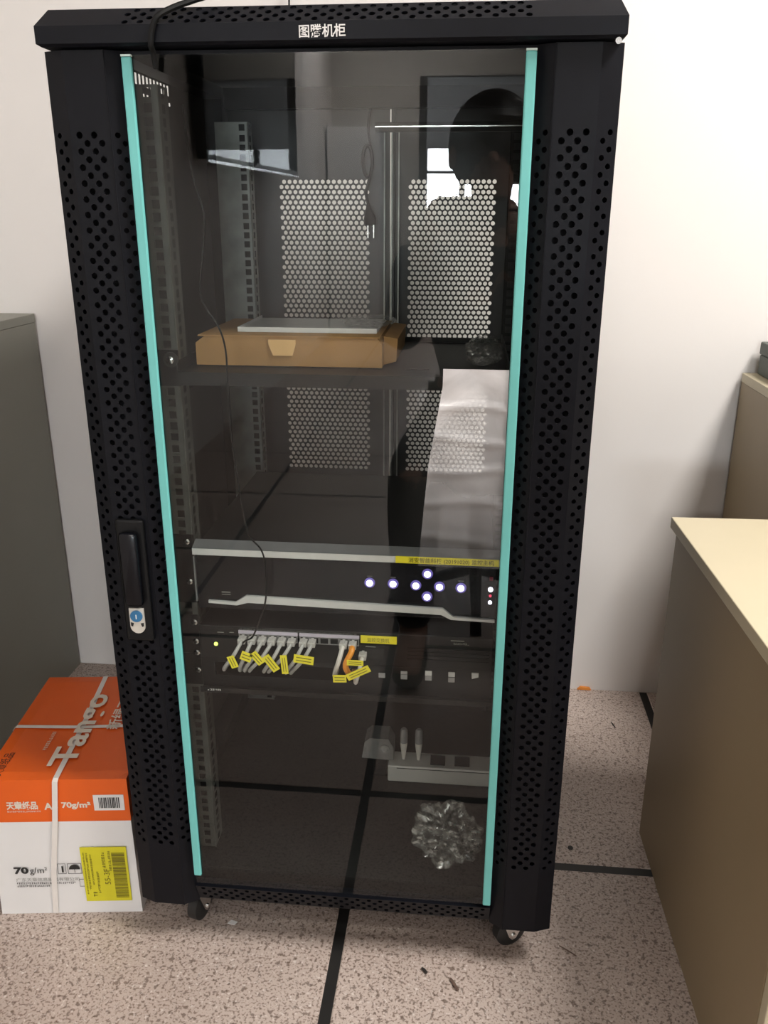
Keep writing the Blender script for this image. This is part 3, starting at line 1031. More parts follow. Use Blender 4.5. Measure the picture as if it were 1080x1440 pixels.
lb = MB().box(0.0265, 0.0755, SY - .0016, SY - .0003, 0.5040, 0.5150).build('label_sticker', 'ylabel', sw, label='yellow label sticker with black writing')
lettering('监控交换机', 0.0068, (0.0505, SY - .0017, 0.5068), (1, 0, 0), (0, 0, 1), 'print_olive', lb, width=0.030, align='CENTER')
MB().disc((-0.1750, SY - .0002, 0.4910), (0, -1, 0), 0.0026, 0.0012, 14).build('indicator', 'ledgreen', sw, label='small yellow green power light')
mk = MB()
for xx, zz, ww in ((-0.172, .5085, .009), (-0.155, .5090, .006), (0.148, .5125, .018), (0.033, .4975, .014), (0.034, .4935, .004), (0.051, .4935, .004)):
    mk.box(xx, xx + ww, SY - .0004, SY - .0001, zz, zz + .0011)
mk.build('face_marking', 'print_grey', sw, kind='stuff')
fine_print((0.152, SY - .0003, 0.5075), (1, 0, 0), (0, 0, 1), .021, .0030, 'print_grey', sw, 3)
gp = MB()
for k in range(4):
    gp.box(0.090, 0.200, SY - .0014, SY - .0001, 0.4985 - k * .0055, 0.4995 - k * .0055)
gp.build('vent_rib', 'blackplastic', sw)
MB().box(-0.2320, -0.1985, 0.0588, 0.0597, 0.4700, 0.5290).build('ear', 'blackplastic', sw)
for bz in (0.5185, 0.4890):
    screw(sw, -0.2060, 0.0585, bz)
fb = MB()
fb.box(0.030, 0.058, SY - .0010, SY - .0001, 0.4800, 0.4955)
fb.build('module_slot', 'inner', sw)

# ================================================================== CABLE MANAGER PANEL
cmn = thing('cable_panel', 'black slotted cable panel under the network switch with small grey square covers', 'panel', (0, 0.1, 0.42))
cm = MB()
cm.box(-0.1985, 0.2045, 0.0540, 0.0575, 0.4200, 0.4400)
cm.box(-0.1985, 0.2045, 0.0540, 0.0575, 0.4600, 0.4675)
cm.box(-0.1985, -0.180, 0.0540, 0.0575, 0.4400, 0.4600)
cm.box(0.024, 0.2045, 0.0540, 0.0575, 0.4400, 0.4600)
cm.box(-0.1985, 0.2045, 0.0576, 0.1400, 0.4200, 0.4230)
cm.box(-0.1985, 0.2045, 0.0400, 0.0539, 0.4195, 0.4225)
cm.box(-0.1985, 0.2045, 0.0395, 0.0410, 0.4226, 0.4275)
cm.build('panel_plate', 'blackplastic', cmn)
for xx, zz, m_ in ((0.055, .4530, 'greysq'), (0.0855, .4525, 'greysq'), (0.0855, .4590, 'greysq'), (0.1190, .4525, 'greysq'), (0.1190, .4600, 'lightsq'), (0.1505, .4515, 'greysq'), (0.1505, .4600, 'lightsq')):
    hh = 0.0022 if (xx, zz) == (0.0855, .4590) else 0.0035
    MB().box(xx - .0045, xx + .0045, 0.0520, 0.0538, zz - hh, zz + hh, bev=0.0004).build('port_cover', m_, cmn, label='small square port cover')
MB().prism([(0.1775, 0.4640), (0.1870, 0.4640), (0.1870, 0.4580), (0.1780, 0.4550)], 'y', 0.0520, 0.0538).build('port_cover', 'lightsq', cmn, label='pale port cover with a slanted lower edge')
fine_print((-0.188, 0.0393, 0.4232), (1, 0, 0), (0, 0, 1), .018, .0030, 'print_white', cmn, 5)
MB().box(-0.2320, -0.1986, 0.0588, 0.0597, 0.4200, 0.4690).build('ear', 'blackplastic', cmn)
for bz in (0.4745 + .003, 0.4500):
    screw(cmn, -0.2060, 0.0585, bz - .006)


# ---- network cables: plug, jacket, name flag
def net_cable(px, pz, ex, m, label, flag=None, sag=0.0, group=None, rad=0.0027, bow=0.0):
    t = thing('network_cable', label, 'cable', (px, 0.045, pz), group)
    pl = MB().box(px - .0052, px + .0052, 0.0345, 0.0480, pz - .0036, pz + .0036, bev=0.0008)
    pl.box(px - .0018, px + .0018, 0.0375, 0.0478, pz + .0037, pz + .0048)
    pl.build('plug', 'plug', t, label='clear plastic plug')
    path = smoothpath([(px, 0.0343, pz), (px + (ex - px) * .05, 0.0265, pz - .003), (px + (ex - px) * .3 + bow, 0.0205, pz - .016 - sag),
                       (px + (ex - px) * .7 + bow * .6, 0.028, pz - .034), (ex, 0.050, 0.4510), (ex, 0.072, 0.4480)], 5)
    MB().tube(path, rad, 8).build('jacket', m, t, smooth=True)
    if flag:
        fx, fz, ang, L, h = flag
        ca, sa = math.cos(ang), math.sin(ang)
        mb = MB()
        pts = [(-L / 2, -h / 2), (L / 2, -h / 2), (L / 2, h / 2), (-L / 2, h / 2)]
        mb.prism([(fx + a * ca - b * sa, fz + a * sa + b * ca) for a, b in pts], 'y', 0.0160, 0.0166)
        mb.cur = 1
        for q in (-.18, .18):
            pts = [(-L * .38, h * q - h * .05), (L * .38, h * q - h * .05), (L * .38, h * q + h * .05), (-L * .38, h * q + h * .05)]
            mb.prism([(fx + a * ca - b * sa, fz + a * sa + b * ca) for a, b in pts], 'y', 0.0157, 0.0159)
        mb.build('label_flag', ['ylabel', 'print_olive'], t, label='yellow name flag')
    return t


def PX(k):
    return -0.1418 + k * 0.01365 + (0.0026 if k > 5 else 0) + 0.0066


def pos(k):
    return ['first', 'second', 'third', 'fourth', 'fifth', 'sixth', 'seventh', 'eighth', 'ninth'][k]


ends = [-0.166, -0.1430, -0.1365, -0.1300, -0.1095, -0.1030, -0.0785, -0.0715]
flags = [(-0.1430, .4830, -1.2, .018, .010), (-0.1240, .4920, -0.35, .015, .013), None, (-0.1090, .4905, -0.9, .020, .011), (-0.0905, .4840, -0.95, .026, .011),
         (-0.0725, .4830, -1.5, .028, .009), None, (-0.0460, .4920, -0.12, .027, .012)]
desc = ['set farthest left of the bundle, with a drooping yellow flag', 'second from the left, square yellow flag under its plug', 'third from the left, without a flag',
        'fourth from the left, steeply slanting yellow flag', 'fifth from the left, with a long slanting yellow flag', 'sixth from the left, with an upright narrow yellow flag',
        'seventh from the left, running straight down without a flag', 'last of the left bundle, with a level yellow flag to its right']
for k in range(8):
    net_cable(PX(k if k < 7 else 7) - (0.002 if k == 7 else 0), 0.5036, ends[k], 'cablegrey', 'grey network cable, ' + desc[k], flags[k], group='grey cables in the left ports')
net_cable(PX(10), 0.5036, -0.010, 'cablewhite', 'white network cable on the right, beside the orange one', (0.0020, .4660, 0.05, .018, .011), rad=0.0032, group='cables in the right ports')
net_cable(PX(11) - .001, 0.5036, 0.0150, 'cableorange', 'orange network cable with a slanting yellow flag', (0.0270, .4760, 0.5, .034, .0100), sag=0.002, rad=0.0040, bow=-0.0065, group='cables in the right ports')
net_cable(PX(11) + .0125, 0.4880, 0.0185, 'cablewhite', 'short white network cable just right of the orange one', (0.0230, .4910, 0.0, .022, .0080), group='cables in the right ports')

# ================================================================== LOOSE WIRES
wp = smoothpath([(-0.178, 0.075, 1.170), (-0.162, 0.045, 1.094), (-0.149, 0.036, 1.052), (-0.153, 0.036, 1.010), (-0.158, 0.032, 0.960), (-0.138, 0.030, 0.925), (-0.131, 0.030, 0.895),
                 (-0.1315, 0.030, 0.850), (-0.131, 0.030, 0.800), (-0.126, 0.030, 0.740), (-0.117, 0.030, 0.668), (-0.1000, 0.030, 0.642), (-0.0955, 0.030, 0.618), (-0.0965, 0.030, 0.575), (-0.105, 0.030, 0.545), (-0.117, 0.030, 0.516),
                 (-0.128, 0.031, 0.508), (-0.1352, 0.034, 0.500)], 6)
tag(MB().tube(wp, 0.0012, 6).build('thin_wire', 'wire', smooth=True), 'thin black wire hanging inside the glass door in front of shelf and recorder', 'wire')

cc = smoothpath([(-0.092, 0.30, 1.390), (-0.108, 0.06, 1.288), (-0.121, 0.022, 1.2680), (-0.137, 0.006, 1.2590), (-0.156, -0.0075, 1.2495), (-0.169, -0.0165, 1.2400), (-0.175, -0.0165, 1.2280), (-0.1775, -0.0155, 1.2155), (-0.178, -0.0090, 1.2090), (-0.178, -0.004, 1.195)], 8)
tag(MB().tube(smoothpath([(-0.085, 0.785, 1.580), (-0.088, 0.55, 1.4700)], 3)[:-1] + cc, 0.0031, 8).build('black_cable', 'wire', smooth=True), 'black cable draped over the top edge of the server cabinet', 'cable')
tag(MB().tube([(-0.192, 0.800, 1.62), (-0.1925, 0.797, 1.45), (-0.193, 0.790, 1.36), (-0.193, 0.795, 1.20)], 0.0018, 6).build('wall_wire', 'wire', smooth=True), 'thin black wire running down the white wall behind the cabinet top', 'wire')

# power cord with plug hanging on the rear door
pc = thing('mains_cable', 'black mains cable with a two pin plug hanging by the rear door of the cabinet', 'cable', (-0.02, 0.565, 1.1))
cp = []
for k in range(40):
    a = k / 40 * 2 * math.pi * 2.0
    cp.append((-0.021 + 0.008 * math.cos(a), 0.562 + 0.003 * math.sin(a * .5), 1.135 + 0.024 * math.sin(a)))
cp = [(-0.017, 0.566, 1.215), (-0.020, 0.564, 1.18)] + cp + [(-0.020, 0.562, 1.10), (-0.0235, 0.560, 1.085), (-0.020, 0.560, 1.066)]
MB().tube(smoothpath(cp, 3), 0.0027, 6).build('jacket', 'wire', pc, smooth=True)
MB().lathe((-0.020, 0.560, 1.067), (0.12, 0, -1), [(0, .0035), (.006, .0050), (.022, .0105), (.030, .0115), (.034, .0105)], 12).build('plug', 'blackplastic', pc, smooth=True)
pp = MB()
for s in (-1, 1):
    pp.box(-0.0155 + s * .005 - .0008, -0.0155 + s * .005 + .0008, 0.5575, 0.5625, 1.012, 1.0335)
pp.build('pin', 'chrome', pc, label='bright metal plug pins')

# ================================================================== POWER STRIP AT THE BOTTOM
pd = thing('power_strip', 'pale metal power strip lying on the floor of the server cabinet', 'power strip', (0.13, 0.27, 0.12))
pb_ = MB().box(0.0445, 0.232, 0.262, 0.305, 0.1225, 0.1545, bev=0.002)
pb_.build('strip_body', 'pdu', pd)
for k in range(2):
    x_ = 0.130 + k * 0.042
    MB().box(x_ - .013, x_ + .013, 0.270, 0.297, 0.1546, 0.1565, bev=0.0008).build('socket', 'blackplastic', pd)
MB().box(0.060, 0.225, 0.2612, 0.2619, 0.1500, 0.1510).build('groove', 'print_black', pd)
MB().box(0.0500, 0.0590, 0.266, 0.300, 0.12, 0.1222).build('foot', 'blackplastic', pd)
MB().box(0.2150, 0.2240, 0.266, 0.300, 0.12, 0.1222).build('foot', 'blackplastic', pd)
for k, (x_, ln) in enumerate(((0.0745, 'left'), (0.0925, 'right'))):
    t = thing('power_plug', 'pale plug in the strip at the cabinet bottom, %s of the two' % ln, 'plug', (x_, 0.283, 0.155), 'plugs in the power strip')
    dx = 0.004 * (1 if k else -1)
    MB().lathe((x_ + dx, 0.283, 0.1552), (0, 0, 1), [(0, .0028), (.012, .0042), (.028, .0062), (.034, .0065)], 12).build('plug_tip', 'cablewhite', t, smooth=True)
    MB().lathe((x_ + dx, 0.283, 0.1894), (0, 0, 1), [(0, .0066), (.012, .0068), (.024, .0062), (.027, .004)], 12).build('plug_body', 'greysq', t, smooth=True, label='grey upper body of the plug')
ad = thing('power_adapter', 'grey block adapter with a round front socket beside the power strip', 'adapter', (0.026, 0.29, 0.12))
MB().prism([(-0.002, 0.158), (0.003, 0.190), (0.012, 0.198), (0.044, 0.198), (0.053, 0.182), (0.053, 0.156)], 'y', 0.275, 0.315).build('adapter_body', 'portgrey', ad)
MB().lathe((0.038, 0.2749, 0.178), (0, -1, 0), [(0, .009), (.002, .0085), (.002, .005), (.001, .004)], 16).build('socket_ring', 'greysq', ad, smooth=True)
MB().box(0.016, 0.041, 0.280, 0.310, 0.1202, 0.1558).build('adapter_stand', 'blackplastic', ad)

# ================================================================== PAPER CARTON (rotated about its front right corner)
BW, BD, BH = 0.222, 0.305, 0.252
BT = Matrix.Translation((-0.3285, 0.0560, 0)) @ Matrix.Rotation(math.radians(7.0), 4, 'Z')
bx = thing('paper_carton', 'orange and white carton of copy paper, strapped, on the floor left of the server cabinet', 'box', BT @ Vector((-BW / 2, BD / 2, 0)))
HB = 0.1755
bb = MB()
rng = random.Random(2)


def wob(a):
    return rng.uniform(-a, a)


# lower white body with slightly uneven walls
prof = [(-BW, 0), (0, 0), (0, BD), (-BW, BD)]
lev = [0.0, 0.05, 0.11, HB]
ring = []
for z in lev:
    ins = {0.0: 0.0, 0.05: 0.0015, 0.11: 0.002, HB: 0.0028}[z]
    pts = []
    for k in range(4):
        a, b = prof[k], prof[(k + 1) % 4]
        for t in (0, .25, .5, .75):
            x, y = a[0] + (b[0] - a[0]) * t, a[1] + (b[1] - a[1]) * t
            cx, cy = -BW / 2, BD / 2
            x += (cx - x) / abs(cx - x) * ins if abs(cx - x) > BW * .49 else 0
            y += (cy - y) / abs(cy - y) * ins if abs(cy - y) > BD * .49 else 0
            pts.append((x, y, z))
    ring.append(pts)
for i_ in range(len(lev) - 1):
    n = 16
    vs = ring[i_] + ring[i_ + 1]
    bb.add(vs, [(k, (k + 1) % n, n + (k + 1) % n, n + k) for k in range(n)])
bb.add(ring[0], [tuple(range(16))])
body = bb.build('carton_body', 'white_card', bx, tf=BT)
# orange lid: skirt plus slightly sagging top
ld = MB()
e = 0.0006
NXl, NYl = 12, 16
x0_, x1_, y0_, y1_ = -BW + .003 - e, -.003 + e, .003 - e, BD - .003 + e
for j in range(NYl + 1):
    for i_ in range(NXl + 1):
        a, b = i_ / NXl, j / NYl
        z = BH - 0.004 * math.sin(a * math.pi) * math.sin(b * math.pi) + 0.0008 * math.sin(a * 9 + b * 5)
        if b < .01 or b > .99 or a < .01 or a > .99:
            z = BH - .0015
        ld.v.append((x0_ + (x1_ - x0_) * a, y0_ + (y1_ - y0_) * b, z))
for j in range(NYl):
    for i_ in range(NXl):
        q = j * (NXl + 1) + i_
        ld.f.append((q, q + 1, q + NXl + 2, q + NXl + 1))
        ld.mi.append(0)
for (ax, ay), (bx_, by_) in (((x0_, y0_), (x1_, y0_)), ((x1_, y0_), (x1_, y1_)), ((x1_, y1_), (x0_, y1_)), ((x0_, y1_), (x0_, y0_))):
    ld.quad((ax, ay, HB - .001), (bx_, by_, HB - .001), (bx_, by_, BH - .0015), (ax, ay, BH - .0015))
lid_o = ld.build('lid', 'orange', bx, tf=BT, label='bright orange top of the carton')
# strapping: one band over the length, one across
FY = 0.0014
st = MB()
us = -0.1235
hw = 0.0042
for pts in ([(us - .013, -.0016, 0.001), (us - .007, -.0012, .08), (us + .007, -.0014, HB), (us + .015, .0002, BH - .004), (us + .016, .004, BH + .0006), (us + .012, BD / 2, BH - .0028), (us + .007, BD - .004, BH + .0006), (us + .006, BD + .0012, BH - .006), (us, BD + .0012, 0.001)],):
    for a, b in zip(pts, pts[1:]):
        st.quad((a[0] - hw, a[1], a[2]), (a[0] + hw, a[1], a[2]), (b[0] + hw, b[1], b[2]), (b[0] - hw, b[1], b[2]))
st.build('strap', 'strap', bx, tf=BT, label='white plastic strapping band')
st = MB()
vsn = 0.142
pts = [(-BW - .0016, vsn + .004, 0.001), (-BW - .0016, vsn, BH - .004), (-BW + .004, vsn, BH + .0006), (-BW / 2, vsn, BH - .0020), (-.004, vsn, BH + .0006), (.0016, vsn, BH - .004), (.0016, vsn, 0.001)]
for a, b in zip(pts, pts[1:]):
    st.quad((a[0], a[1] - hw, a[2]), (a[0], a[1] + hw, a[2]), (b[0], b[1] + hw, b[2]), (b[0], b[1] - hw, b[2]))
st.build('strap', 'strap', bx, tf=BT, label='white plastic strapping band')
# prints on the top (read from front to back, tops to the left)
ZP = BH - .0004
lettering('Tango', 0.056, (-0.0925, 0.034, ZP), (0, 1, 0), (-1, 0, 0), 'print_cream', bx, bold=0.0012, width=0.205, tf=BT, lift=0.0012)
lettering('新绿天章', 0.024, (-0.0500, 0.130, ZP), (0, 1, 0), (-1, 0, 0), 'print_cream', bx, bold=0.0004, width=0.125, tf=BT, lift=0.0012)
lettering('天章纸品', 0.017, (-0.1930, 0.010, ZP), (0, 1, 0), (-1, 0, 0), 'print_black', bx, width=0.058, tf=BT, lift=0.0012)
fine_print((-0.1470, 0.075, ZP), (0, 1, 0), (-1, 0, 0), .050, .0055, 'print_cream', bx, 6, .0012, BT)
# prints on the orange front
FO = .003 - e
lettering('C', 0.022, (-0.2160, FO, 0.1955), (1, 0, 0), (0, 0, 1), 'print_cream', bx, bold=0.0006, tf=BT)
lettering('天章纸品', 0.0150, (-0.1870, FO, 0.1995), (1, 0, 0), (0, 0, 1), 'print_cream', bx, bold=0.0005, width=0.047, tf=BT)
fine_print((-0.1870, FO, 0.1930), (1, 0, 0), (0, 0, 1), .050, .0026, 'print_cream', bx, 7, .0006, BT)
lettering('A4', 0.0170, (-0.1300, FO, 0.1975), (1, 0, 0), (0, 0, 1), 'print_cream', bx, bold=0.0005, tf=BT)
lettering('70g/m²', 0.0135, (-0.1045, FO, 0.2005), (1, 0, 0), (0, 0, 1), 'print_cream', bx, bold=0.0005, width=0.044, tf=BT)
MB().box(-0.0555, -0.0095, FO - .0008, FO - .0001, 0.1945, 0.2225).build('barcode_sticker', 'white_card', bx, tf=BT, label='white barcode sticker')
bc = MB()
rb = random.Random(11)
x_ = -0.0475
while x_ < -0.0180:
    w_ = rb.choice((.0006, .001, .0016))
    bc.box(x_, x_ + w_, FO - .0012, FO - .0009, 0.1990, 0.2180)
    x_ += w_ + rb.choice((.0005, .0008, .0012))
bc.build('barcode', 'print_black', bx, tf=BT)
# prints on the white front
FW = 0.0004
lettering('70', 0.0165, (-0.1920, FW, 0.0790), (1, 0, 0), (0, 0, 1), 'print_black', bx, bold=0.0007, width=0.0225, tf=BT)
lettering('g/m²', 0.0165, (-0.1675, FW, 0.0790), (1, 0, 0), (0, 0, 1), 'print_black', bx, width=0.0270, tf=BT)
lettering('1', 0.0160, (-0.1205, FW, 0.0805), (1, 0, 0), (0, 0, 1), 'print_black', bx, bold=0.0006, tf=BT)
ic = MB()


def frame_rect(xa, xb, za, zb, t=.0005):
    for q in ((xa, xb, za, za + t), (xa, xb, zb - t, zb), (xa, xa + t, za, zb), (xb - t, xb, za, zb)):
        ic.box(q[0], q[1], FW - .0006, FW - .0002, q[2], q[3])


frame_rect(-0.1240, -0.1115, 0.0770, 0.0965)
frame_rect(-0.1085, -0.0870, 0.0770, 0.0965)
um = [(-0.0980 + .0085 * math.cos(t), 0.0855 + .0090 * math.sin(t)) for t in [k * math.pi / 12 for k in range(13)]]
ic.prism(um, 'y', FW - .0006, FW - .0002)
ic.box(-0.0983, -0.0977, FW - .0006, FW - .0002, 0.0790, 0.0855)
frame_rect(-0.0930, -0.0780, 0.0520, 0.0660, .0004)
ic.build('handling_symbol', 'print_black', bx, tf=BT)
lettering('广东天章信息纸品有限公司', 0.0072, (-0.1910, FW, 0.0640), (1, 0, 0), (0, 0, 1), 'print_grey', bx, width=0.098, tf=BT)
fine_print((-0.1905, FW, 0.0580), (1, 0, 0), (0, 0, 1), .090, .0036, 'print_black', bx, 8, .0006, BT)
fine_print((-0.1905, FW, 0.0525), (1, 0, 0), (0, 0, 1), .050, .0034, 'print_black', bx, 9, .0006, BT)
MB().box(-0.0855, -0.0145, FW - .0014, FW - .0003, 0.0235, 0.1275).build('delivery_label', 'yellow', bx, tf=BT, label='yellow delivery label with barcode')
YF = FW - .0015
yb = MB()
z_ = 0.0300
while z_ < 0.118:
    w_ = rb.choice((.0007, .0012, .0020, .0028))
    w_ = min(w_, .1215 - z_)
    yb.box(-0.0380, -0.0180, YF - .0004, YF - .0001, z_, z_ + w_)
    z_ += w_ + rb.choice((.0007, .0010, .0014))
yb.build('barcode', 'print_olive', bx, tf=BT)
lettering('55-3F', 0.0125, (-0.0440, YF, 0.0560), (0, 0, 1), (-1, 0, 0), 'print_olive', bx, width=0.030, tf=BT)
for k, (px_, pz_, ln_, h_) in enumerate(((-0.0490, 0.0890, .030, .0048), (-0.0400, 0.0830, .036, .0036), (-0.0610, 0.0400, .040, .0034), (-0.0670, 0.0330, .009, .0060),
                                         (-0.0690, 0.0560, .060, .0028), (-0.0750, 0.0460, .070, .0028), (-0.0800, 0.0380, .080, .0022))):
    fine_print((px_, YF, pz_), (0, 0, 1), (-1, 0, 0), ln_, h_, 'print_olive', bx, 20 + k, .0006, BT)

# ================================================================== CREAM CABINETS ON THE RIGHT
DT = Matrix.Translation((0.4870, 0.3340, 0)) @ Matrix.Rotation(math.radians(1.5), 4, 'Z')
dk = thing('office_cabinet', 'low cream office cabinet with an overhanging top, nearest on the right', 'cabinet', DT @ Vector((0.3, -0.27, 0)))
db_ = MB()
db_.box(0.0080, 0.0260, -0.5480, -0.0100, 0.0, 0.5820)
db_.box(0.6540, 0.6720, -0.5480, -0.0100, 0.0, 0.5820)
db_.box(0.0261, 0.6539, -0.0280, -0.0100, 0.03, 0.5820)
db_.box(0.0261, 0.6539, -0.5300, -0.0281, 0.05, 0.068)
db_.build('carcass', 'creamshade', dk, tf=DT)
MB().box(0.0261, 0.6539, -0.5200, -0.5050, 0.0, 0.049).build('plinth', 'creamdark', dk, tf=DT)
MB().box(0.0, 0.6900, -0.5700, 0.0, 0.5825, 0.6005, bev=0.0015).build('worktop', 'cream', dk, tf=DT)
for k in range(2):
    d_ = MB().box(0.0090 + k * 0.333, 0.3380 + k * 0.333, -0.5640, -0.5485, 0.060, 0.5780, bev=0.0012).build('door', 'cream', dk, tf=DT)
    hx = 0.305 if k == 0 else 0.375
    MB().tube([DT @ Vector(p) for p in ((hx, -0.5642, 0.30), (hx, -0.585, 0.31), (hx, -0.585, 0.40), (hx, -0.5642, 0.41))], 0.005, 8).build('handle', 'chrome', d_)
D2 = Matrix.Translation((0.7110, 0.8000, 0))
dk2 = thing('office_cabinet', 'taller cream office cabinet against the back wall, behind the low one', 'cabinet', (1.0, 0.6, 0))
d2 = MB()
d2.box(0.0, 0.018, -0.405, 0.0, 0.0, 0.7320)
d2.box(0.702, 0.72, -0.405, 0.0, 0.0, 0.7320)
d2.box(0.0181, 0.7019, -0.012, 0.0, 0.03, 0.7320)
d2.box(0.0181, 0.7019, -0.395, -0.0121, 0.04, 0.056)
d2.build('carcass', 'creamshade', dk2, tf=D2)
MB().box(-0.001, 0.722, -0.425, 0.001, 0.7325, 0.7505, bev=0.001).build('worktop', 'cream', dk2, tf=D2)
for k in range(2):
    d_ = MB().box(0.001 + k * 0.361, 0.358 + k * 0.361, -0.4205, -0.4055, 0.05, 0.728, bev=0.0012).build('door', 'cream', dk2, tf=D2)
    hx = 0.33 if k == 0 else 0.39
    MB().tube([D2 @ Vector(p) for p in ((hx, -0.4207, 0.38), (hx, -0.440, 0.39), (hx, -0.440, 0.47), (hx, -0.4207, 0.48))], 0.005, 8).build('handle', 'chrome', d_)
fx = thing('wall_shade_box', 'added grey green box, imitating a wall shadow above the taller cream cabinet', 'box', (0.83, 0.72, 0.7506))  # dark box added in place of a soft shadow on the wall
MB().box(0.735, 0.90, 0.640, 0.790, 0.7508, 0.7900, bev=0.003).build('box_body', 'wallshade', fx)
MB().box(0.7335, 0.9015, 0.6385, 0.7915, 0.7902, 0.8150, bev=0.003).build('lid', 'wallshade', fx)


D3 = Matrix.Translation((-0.7700, 0.8050, 0))
dk3 = thing('office_cabinet', 'grey office cabinet in the left corner behind the paper carton, mostly outside the picture', 'cabinet', (-0.92, 0.3, 0))
d3 = MB()
d3.box(-0.300, -0.282, -1.050, 0.0, 0.0, 0.8300)  # cabinet lengthened into the room to block light from the wall gap
d3.box(-0.018, 0.0, -1.050, 0.0, 0.0, 0.8300)
d3.box(-0.2819, -0.0181, -0.012, 0.0, 0.03, 0.8300)
d3.box(-0.2819, -0.0181, -1.040, -0.0121, 0.04, 0.056)
d3.build('carcass', 'greyside', dk3, tf=D3)
MB().box(-0.302, 0.001, -1.075, 0.001, 0.8305, 0.8485, bev=0.001).build('worktop', 'greyside', dk3, tf=D3)
d_ = MB().box(-0.299, -0.001, -1.0655, -1.0505, 0.05, 0.826, bev=0.0012).build('door', 'greyside', dk3, tf=D3)
MB().tube([D3 @ Vector(p) for p in ((-.04, -1.0657, 0.45), (-.04, -1.085, 0.46), (-.04, -1.085, 0.55), (-.04, -1.0657, 0.56))], 0.005, 8).build('handle', 'chrome', d_)

# ================================================================== BITS ON THE FLOOR
def scrap(name, p0, p1, r, m, label, cat='debris'):
    a, b = Vector((p0[0], p0[1], r * 1.02)), Vector((p1[0], p1[1], r * 1.02))
    mid = (a + b) / 2
    mb = MB().tube([a, mid + Vector((0, 0.0006, 0)), b], [r * .75, r, r * .85], 8)
    return tag(mb.build(name, m, smooth=True), label, cat)


scrap('floor_scrap', (0.121, -0.010), (0.1285, -0.0175), 0.0024, 'grit', 'short black scrap on the floor tile in front of the cabinet')
scrap('floor_scrap', (0.1635, -0.024), (0.1745, -0.0425), 0.0024, 'clip', 'brown clip shaped scrap on the floor in front of the cabinet')
scrap('floor_scrap', (0.327, 0.053), (0.351, 0.036), 0.0010, 'clip', 'thin brown sliver on the floor right of the cabinet front')
scrap('floor_scrap', (0.4985, 0.675), (0.504, 0.655), 0.0012, 'grit', 'tiny dark hair like scrap on the floor near the back wall')
tag(MB().lathe((0.367, 0.270, 0.0002), (0, 0, 1), [(0, .0050), (.0012, .0046), (.0016, .002)], 9).build('floor_scrap', 'grit', smooth=True), 'round dark spot of dirt on the floor beside the cabinet', 'debris')
tag(MB().prism([(0.440, 0.0006), (0.472, 0.0006), (0.468, 0.0065), (0.447, 0.0075)], 'y', 0.806, 0.8115).build('orange_scrap', 'orangebit'), 'small orange scrap on the floor at the foot of the back wall', 'debris')
tag(MB().prism([(-0.187, 0.045), (-0.176, 0.043), (-0.172, 0.049), (-0.183, 0.052)], 'z', 0.0004, 0.0016).build('paper_scrap', 'white_card'), 'tiny white paper scrap under the front edge of the cabinet', 'debris')

# ================================================================== CEILING LAMPS (key, unseen fill, added far wall lamp)
for k, (px, py, sx, sy, pw) in enumerate(PANELS):
    t = thing('ceiling_lamp', ['long white ceiling panel lamp right of the cabinet', 'long white ceiling panel lamp, unseen fill in the middle of the room', 'wide white ceiling panel lamp added to brighten the mirrored window wall'][k], 'lamp', (px, py, CEIL), 'ceiling panel lamps')
    f_ = MB()
    hx, hy = sx / 2, sy / 2
    for q in ((-hx, hx, -hy, -hy + .02), (-hx, hx, hy - .02, hy), (-hx, -hx + .02, -hy + .02, hy - .02), (hx - .02, hx, -hy + .02, hy - .02)):
        f_.box(px + q[0], px + q[1], py + q[2], py + q[3], CEIL - .03, CEIL - .001)
    f_.build('frame', 'silver', t)
    MB().box(px - hx + .02, px + hx - .02, py - hy + .02, py + hy - .02, CEIL - .024, CEIL - .002).build('diffuser', 'lamp', t)

# ================================================================== TV ON THE LEFT WALL (seen mirrored in the glass)
VT = Matrix.Translation((XL + .03, -2.95, 0)) @ Matrix.Rotation(math.radians(2.0), 4, 'Z') @ Matrix.Translation((-XL - .03, 2.95, 0))
tv = thing('television', 'large black television with a silver lower edge on the left wall, mirrored in the glass', 'television', (XL + .02, -3.55, 1.6))
MB().box(XL + .025, XL + .075, -4.70, -2.95, 1.275, 2.16, bev=0.004).build('casing', 'blackplastic', tv, tf=VT)
MB().box(XL + .0752, XL + .0765, -4.68, -2.97, 1.295, 2.145).build('screen', 'tv', tv, tf=VT)
MB().box(XL + .03, XL + .0790, -4.70, -2.95, 1.262, 1.2748).build('lower_edge', 'chrome', tv, tf=VT, label='shiny silver lower edge')
MB().box(XL + .001, XL + .0248, -3.8, -3.4, 1.55, 1.85).build('wall_bracket', 'blackplastic', tv)

# ================================================================== WHITE CUPBOARD BY THE FAR WALL (mirrored)
cp = thing('cupboard', 'tall white two door cupboard at the far wall, mirrored in the glass', 'cupboard', (-0.84, -6.75, 0))
MB().box(-1.06, -0.62, -6.98, -6.60, 0.04, 1.72, bev=.002).build('carcass', 'white_card', cp)
MB().box(-1.05, -0.63, -6.97, -6.62, 0.0, 0.0395).build('plinth', 'blackplastic', cp)
for k in range(2):
    d_ = MB().box(-1.058 + k * .2195, -0.8415 + k * .2195, -6.5995, -6.582, 0.05, 1.715, bev=.002).build('door', 'white_card', cp)
    hx = -0.865 + k * .05
    MB().tube([(hx, -6.5815, .95), (hx, -6.555, .96), (hx, -6.555, 1.06), (hx, -6.5815, 1.07)], .005, 8).build('handle', 'chrome', d_)

# ================================================================== PHOTOGRAPHER (behind the camera, mirrored in the glass)
pr = thing('person', 'seated person in dark clothes holding up a phone, mirrored in the cabinet glass', 'person', (0.22, -1.25, 0))


